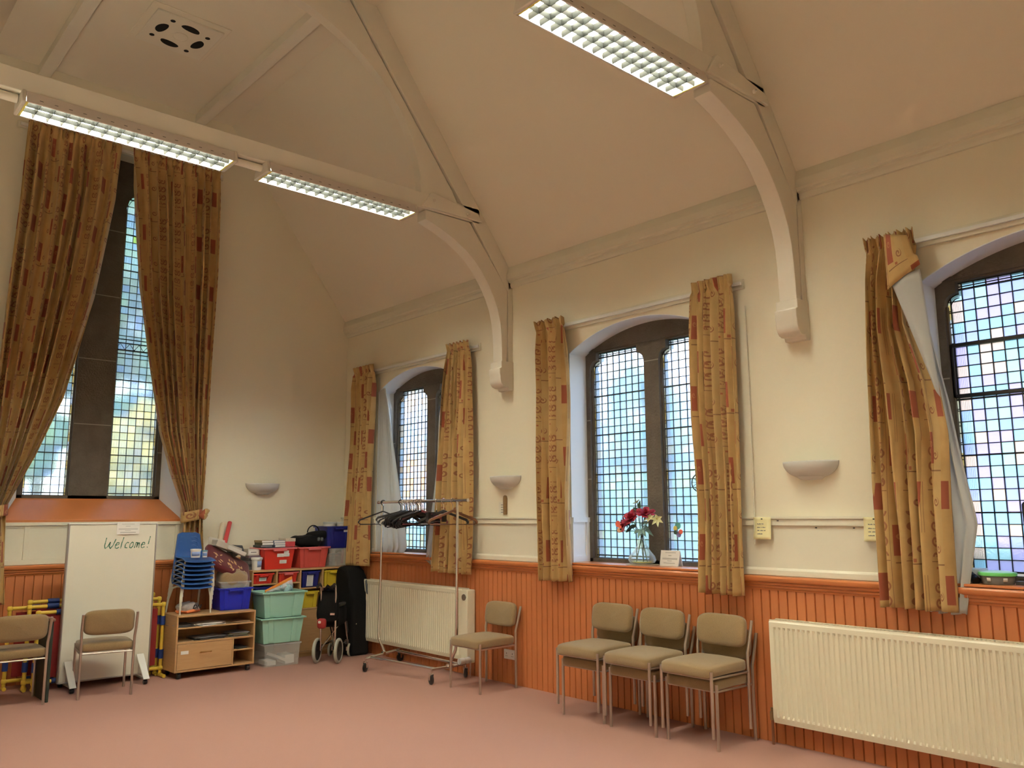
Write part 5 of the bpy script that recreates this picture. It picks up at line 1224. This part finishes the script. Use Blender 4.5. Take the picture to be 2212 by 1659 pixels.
def lily(label, head, ax, k, sc=1):
    t = thing('lily', label, 'flower', tuple(base0)); head = Vector(head); stem(t, head, k)
    A = Vector(ax).normalized(); e1 = A.cross(Vector((.3, .2, 1))).normalized(); e2 = A.cross(e1)
    for q in range(6):
        a = 2*pi*q/6; b = MB(); leaf(b, head, (e1*cos(a)+e2*sin(a))*.9+A*.55, .058*sc, .026*sc, .25, tuple(A)); b.build('petal', LILY, t, solid=.001, smooth=70)
    b = MB(); b.tube([head, head+A*.035*sc], .0022, 6); b.pad(tuple(head+A*.037*sc), (.008, .008, .012), e=1, nu=8, nv=6); b.build('pistil', mat('pollen', (.5, .35, .05), .6), t)
lily('pale yellow lily at the right edge of the bouquet', (4.55, .03, SZ+.345), (.5, -.75, .2), 3)
lily('pale yellow lily between the roses and the right-hand lily', (4.475, .04, SZ+.350), (.1, -.7, .7), 4, .9)
lily('faint yellow lily rising behind the bouquet', (4.27, .14, SZ+.475), (-.4, -.3, .8), 5, .8)
t = thing('leafy_sprig', 'blue-green leafy sprig drooping at the right of the vase', 'foliage', tuple(base0)); stem(t, Vector((4.42, .03, SZ+.30)), 6)
for (p, d, L, W) in (((4.40, .03, .30), (.3, -.4, .3), .075, .034), ((4.42, .03, .29), (.9, -.4, .05), .085, .038), ((4.42, .02, .28), (.6, -.4, -.5), .085, .036), ((4.41, .02, .27), (-.1, -.5, -.6), .07, .034), ((4.44, .03, .28), (.8, -.2, -.35), .10, .03), ((4.40, .04, .31), (.7, .2, .4), .06, .028), ((4.39, .02, .27), (-.6, -.4, -.3), .055, .026), ((4.44, .02, .30), (.5, -.6, .1), .07, .034)):
    b = MB(); leaf(b, (p[0], p[1], SZ+p[2]), d, L, W); b.build('leaf', GB, t, solid=.0008, smooth=70)
t = thing('leafy_sprig', 'dark green leafy sprig rising above the roses', 'foliage', tuple(base0)); stem(t, Vector((4.36, .06, SZ+.44)), 7)
for (p, d, L, W) in (((4.36, .06, .42), (.15, -.1, 1), .075, .034), ((4.35, .06, .41), (-.9, -.2, .5), .06, .03), ((4.33, .05, .30), (-.7, -.5, -.3), .07, .034), ((4.28, .05, .28), (-.5, -.4, -.5), .06, .03), ((4.35, .04, .27), (.2, -.6, -.5), .06, .03), ((4.31, .03, .29), (-.2, -.8, -.4), .06, .03)):
    b = MB(); leaf(b, (p[0], p[1], SZ+p[2]), d, L, W, 0); b.build('leaf', GL, t, solid=.0008, smooth=70)
def hang(label, x, z, cols_):
    t = thing('window_decoration', label, 'decoration', (x, .215, z)); b = MB(); b.tube([(x, .238, z+.09), (x, .225, z+.035)], .001, 5); b.build('thread', LEAD, t)
    for k, (dx, dz, r, m) in enumerate(cols_):
        b = MB(); b.lathe([(0, -.003), (r, -.003), (r*1.05, 0), (r, .003), (0, .003)], (x+dx, .222-.004*k, z+dz), 14, axis='y', sx=1, sy=1); b.build('painted_petal', m, t)
TEAL = mat('teal_felt', (.12, .40, .36), .6); YF = mat('yellow_felt', (.75, .62, .15), .6); VIO = mat('violet_felt', (.22, .16, .35), .6)
hang('coral and teal paper flower hanging in the window left of the roses', 4.02, 1.345, [(-.03, .03, .026, POP), (.012, -.005, .030, POP), (-.012, -.02, .02, mat('peach_felt', (.8, .45, .25), .6)), (.025, .045, .018, TEAL), (.012, -.012, .007, BLACK)])
hang('small teal, yellow and violet flower hanging in the window right of the mullion', 4.595, 1.345, [(.0, .02, .026, TEAL), (-.022, .0, .018, YF), (.012, -.045, .022, VIO), (.035, -.025, .018, POP), (-.012, -.03, .016, GL)])
t = thing('round_ornament', 'round black openwork ornament hanging at the curtain edge in the flower window', 'ornament', (4.825, .2, 1.62))
b = MB(); b.tube([(4.825+.068*cos(2*pi*k/28), .20, 1.685+.068*sin(2*pi*k/28)) for k in range(28)], .0045, 8, closed=True); b.build('ring', BLACK, t)
b = MB(); b.prism([(4.83, 1.63), (4.86, 1.62), (4.88, 1.66), (4.86, 1.74), (4.838, 1.72)], 'y', .197, .203); b.build('figure', BLACK, t)
b = MB()
for k in range(5): b.tube([(4.825+.066*cos(a), .20, 1.685+.066*sin(a)) if i == 0 else (4.835, .20, 1.66+.012*k) for i, a in ((0, pi*(.65+.16*k)), (1, 0))], .002, 6)
b.build('spokes', BLACK, t)
t = thing('folded_card', 'white printed card standing on the sill right of the vase', 'card', (4.60, .10, SZ))
b = MB(); b.hexa([(4.515, .085, SZ), (4.692, .085, SZ), (4.692, .087, SZ), (4.515, .087, SZ), (4.515, .110, SZ+.115), (4.692, .110, SZ+.115), (4.692, .112, SZ+.115), (4.515, .112, SZ+.115)]); b.hexa([(4.515, .137, SZ), (4.692, .137, SZ), (4.692, .139, SZ), (4.515, .139, SZ), (4.515, .110, SZ+.115), (4.692, .110, SZ+.115), (4.692, .112, SZ+.115), (4.515, .112, SZ+.115)]); b.build('card_sheet', PAPER, t)
b = MB()
for f_, a, c in ((.86, .25, .8), (.68, .42, .58), (.50, .12, .9), (.44, .12, .9), (.34, .38, .62), (.20, .2, .8)):
    yq = .085+.025*f_; zq = SZ+.115*f_; b.box(4.515+.177*a, 4.515+.177*c, yq-.0012, yq+.0002, zq-.002, zq+.002)
b.build('text_lines', mat('pale_grey_ink', (.45, .44, .43)), t, smooth=0)
# right-hand window sill
t = thing('food_container', 'round clear container with a bright green lid on the right-hand window sill', 'container', (6.87, .06, SZ))
b = MB(); b.lathe([(.078, 0), (.088, .045), (.088, .047)], (6.87, .06, SZ), 32); b.build('bowl', mat('smoky_plastic', (.16, .16, .15), .25), t)
b = MB(); b.lathe([(.093, .045), (.096, .055), (.094, .062), (.085, .064)], (6.87, .06, SZ), 32); b.build('green_lid_rim', mat('bright_green', (.20, .75, .22), .4), t)
b = MB(); b.lathe([(.085, .062), (.06, .070), (0, .070)], (6.87, .06, SZ), 32); b.build('lid_centre', mat('aqua_lid', (.50, .78, .70), .4), t)
for k, (a, w_) in enumerate(((-1.9, .12), (-.95, .13))):
    b = MB(); b.lathe([(.0845, .016), (.0865, .036)], (6.87, .06, SZ), 6, a0=a, a1=a+w_*2); b.build('sticker', PAPER, t, solid=.001)
b = MB(); b.T = Matrix.Translation((6.755, .03, SZ+.026)) @ Matrix.Rotation(-.6, 4, 'Z') @ Matrix.Rotation(.5, 4, 'Y'); b.lathe([(.012, -.03), (.024, -.03), (.024, .0), (.016, .003), (.016, .006), (.024, .009), (.024, .03), (.012, .03)], (0, 0, 0), 20, axis='x'); tag(b.build('black_clip', BLACK), 'black clip lying on the sill between the white box and the green-lidded container', 'clip')
t = thing('white_box', 'low white box on the sill against the right-hand curtain', 'box', (6.71, .11, SZ)); MB().box(6.62, 6.79, .04, .185, SZ, SZ+.035).build('base', WHITEP, t, bevel=.003); MB().box(6.615, 6.78, .05, .19, SZ+.036, SZ+.075).build('lid', mat('bluish_white', (.66, .74, .78), .4), t, bevel=.004)
t = thing('black_speaker', 'tall black object standing on the sill at the right edge of the photo', 'speaker', (7.10, .12, SZ)); b = MB(); b.prism([(7.02, SZ), (7.17, SZ), (7.17, 1.50), (7.12, 1.53), (7.05, 1.53), (7.015, 1.50)], 'y', .07, .17); b.build('body', BLACK, t, bevel=.01)
MB().box(6.96, 7.012, .05, .10, SZ, SZ+.018).build('dark_block', DKGREY, None) and None
o = D.objects['dark_block']; tag(o, 'small dark block on the sill beside the tall black object', 'block')
# ---------------- what the leaded glass looks out on ----------------
GRASS = mat('grass', (.07, .13, .03), .95, var=.4, scale=3)
g = MB(); g.box(-30, 30, .45, 40, -.25, -.2); tag(g.build('lawn', GRASS, loc=(0, 10, -.25), smooth=0), kind='structure')
g = MB(); g.box(-40, -.5, -30, .44, -.25, -.2); tag(g.build('lawn', GRASS, loc=(-10, -5, -.25), smooth=0), kind='structure')
def foliage(mb, c, s, seed, n=26):
    rr = random.Random(seed)
    for k in range(n):
        a = rr.uniform(0, 2*pi); u_ = rr.uniform(-1, 1); q = sqrt(1-u_*u_)*rr.uniform(.5, 1); cc = (c[0]+s[0]*q*cos(a), c[1]+s[1]*q*sin(a), c[2]+s[2]*u_*rr.uniform(.6, 1)); r = rr.uniform(.28, .45)*min(s)
        mb.pad(cc, (r*2, r*2, r*1.8), e=.9, nu=10, nv=6, f=lambda x, y, z: (x*(1+.2*sin(9*z/r)), y*(1+.2*sin(7*x/r)), z*(1+.2*sin(8*y/r))))
def tree(label, x, y, h, w_, m, seed):
    t = thing('garden_tree', label, 'tree', (x, y, -.2)); b = MB(); b.tube([(x, y, -.2), (x+.1, y, h*.5), (x, y+.1, h*.8)], [.14, .10, .05], 8); b.build('trunk', mat('bark', (.08, .06, .04), .9), t)
    b = MB(); foliage(b, (x, y, h*.66), (w_, w_, h*.36), seed, 34); b.build('crown', m, t, smooth=70)
G1 = mat('leaf_green', (.06, .14, .04), .8, var=.5, scale=4); G2 = mat('leaf_bluegreen', (.05, .12, .08), .8, var=.4, scale=4); G3 = mat('leaf_autumn', (.42, .30, .07), .8, var=.4, scale=4)
for k, (x0, x1, y, h, lb) in enumerate(((-.4, 4.0, 3.2, 1.95, 'clipped green hedge beyond the window with the flowers'), (-7.0, -2.5, 4.2, 1.35, 'low bluish green hedge seen through the corner window'),)):
    b = MB(); n = int((x1-x0)/.3)
    rr = random.Random(k)
    for i in range(n):
        for j in range(4): b.pad((x0+i*.3+rr.uniform(-.1, .1), y+rr.uniform(-.2, .2), -.1+h*(j+.5)/4+rr.uniform(-.1, .1)), (.55, .6, .6), e=.8, nu=8, nv=6)
    tag(b.build('garden_hedge', G1 if k == 0 else G2, smooth=70), lb, 'hedge')
tree('bluish green tree seen blurred through the flower window', -1.2, 7.0, 4.2, .8, G2, 1)
tree('green tree in the left light of the tall window', -6.0, -1.9, 6.5, .85, G1, 3)
tree('tall bluish green tree in the upper part of the tall window', -10.5, .8, 9.0, 2.0, G2, 4)
tree('pale yellow autumn tree low in the right light of the tall window', -6.0, -.1, 3.3, .85, G3, 5)
t = thing('neighbour_house', 'orange brick house seen through the corner window', 'building', (-14.6, 11, -.2))
MB().box(-18, -11.2, 10.5, 16, -.2, 3.5).build('walls', mat('orange_brick', (.62, .30, .13), .9, var=.25, scale=6), t, smooth=0)
b = MB(); b.prism([(10.2, 3.5), (16.3, 3.5), (13.25, 5.2)], 'x', -18.3, -10.9); b.build('roof', mat('pale_slate', (.30, .34, .42), .7, var=.2), t, smooth=0)
for x in (-16.4, -14.5, -12.6): MB().box(x-.4, x+.4, 10.46, 10.5, 1.0, 2.3).build('house_window', mat('dark_pane', (.05, .07, .09), .1), t)
t = thing('garden_building', 'blue-grey painted outbuilding behind the flower window', 'building', (-3.6, 11.5, -.2))
MB().box(-9, 1.8, 10.5, 13, -.2, 2.7).build('walls', mat('blue_render', (.16, .30, .50), .8, var=.2, scale=2), t, smooth=0)
b = MB(); b.prism([(10.2, 2.7), (13.3, 2.7), (11.75, 4.0)], 'x', -9.3, 2.1); b.build('roof', mat('blue_slate', (.22, .32, .46), .6, var=.2), t, smooth=0)
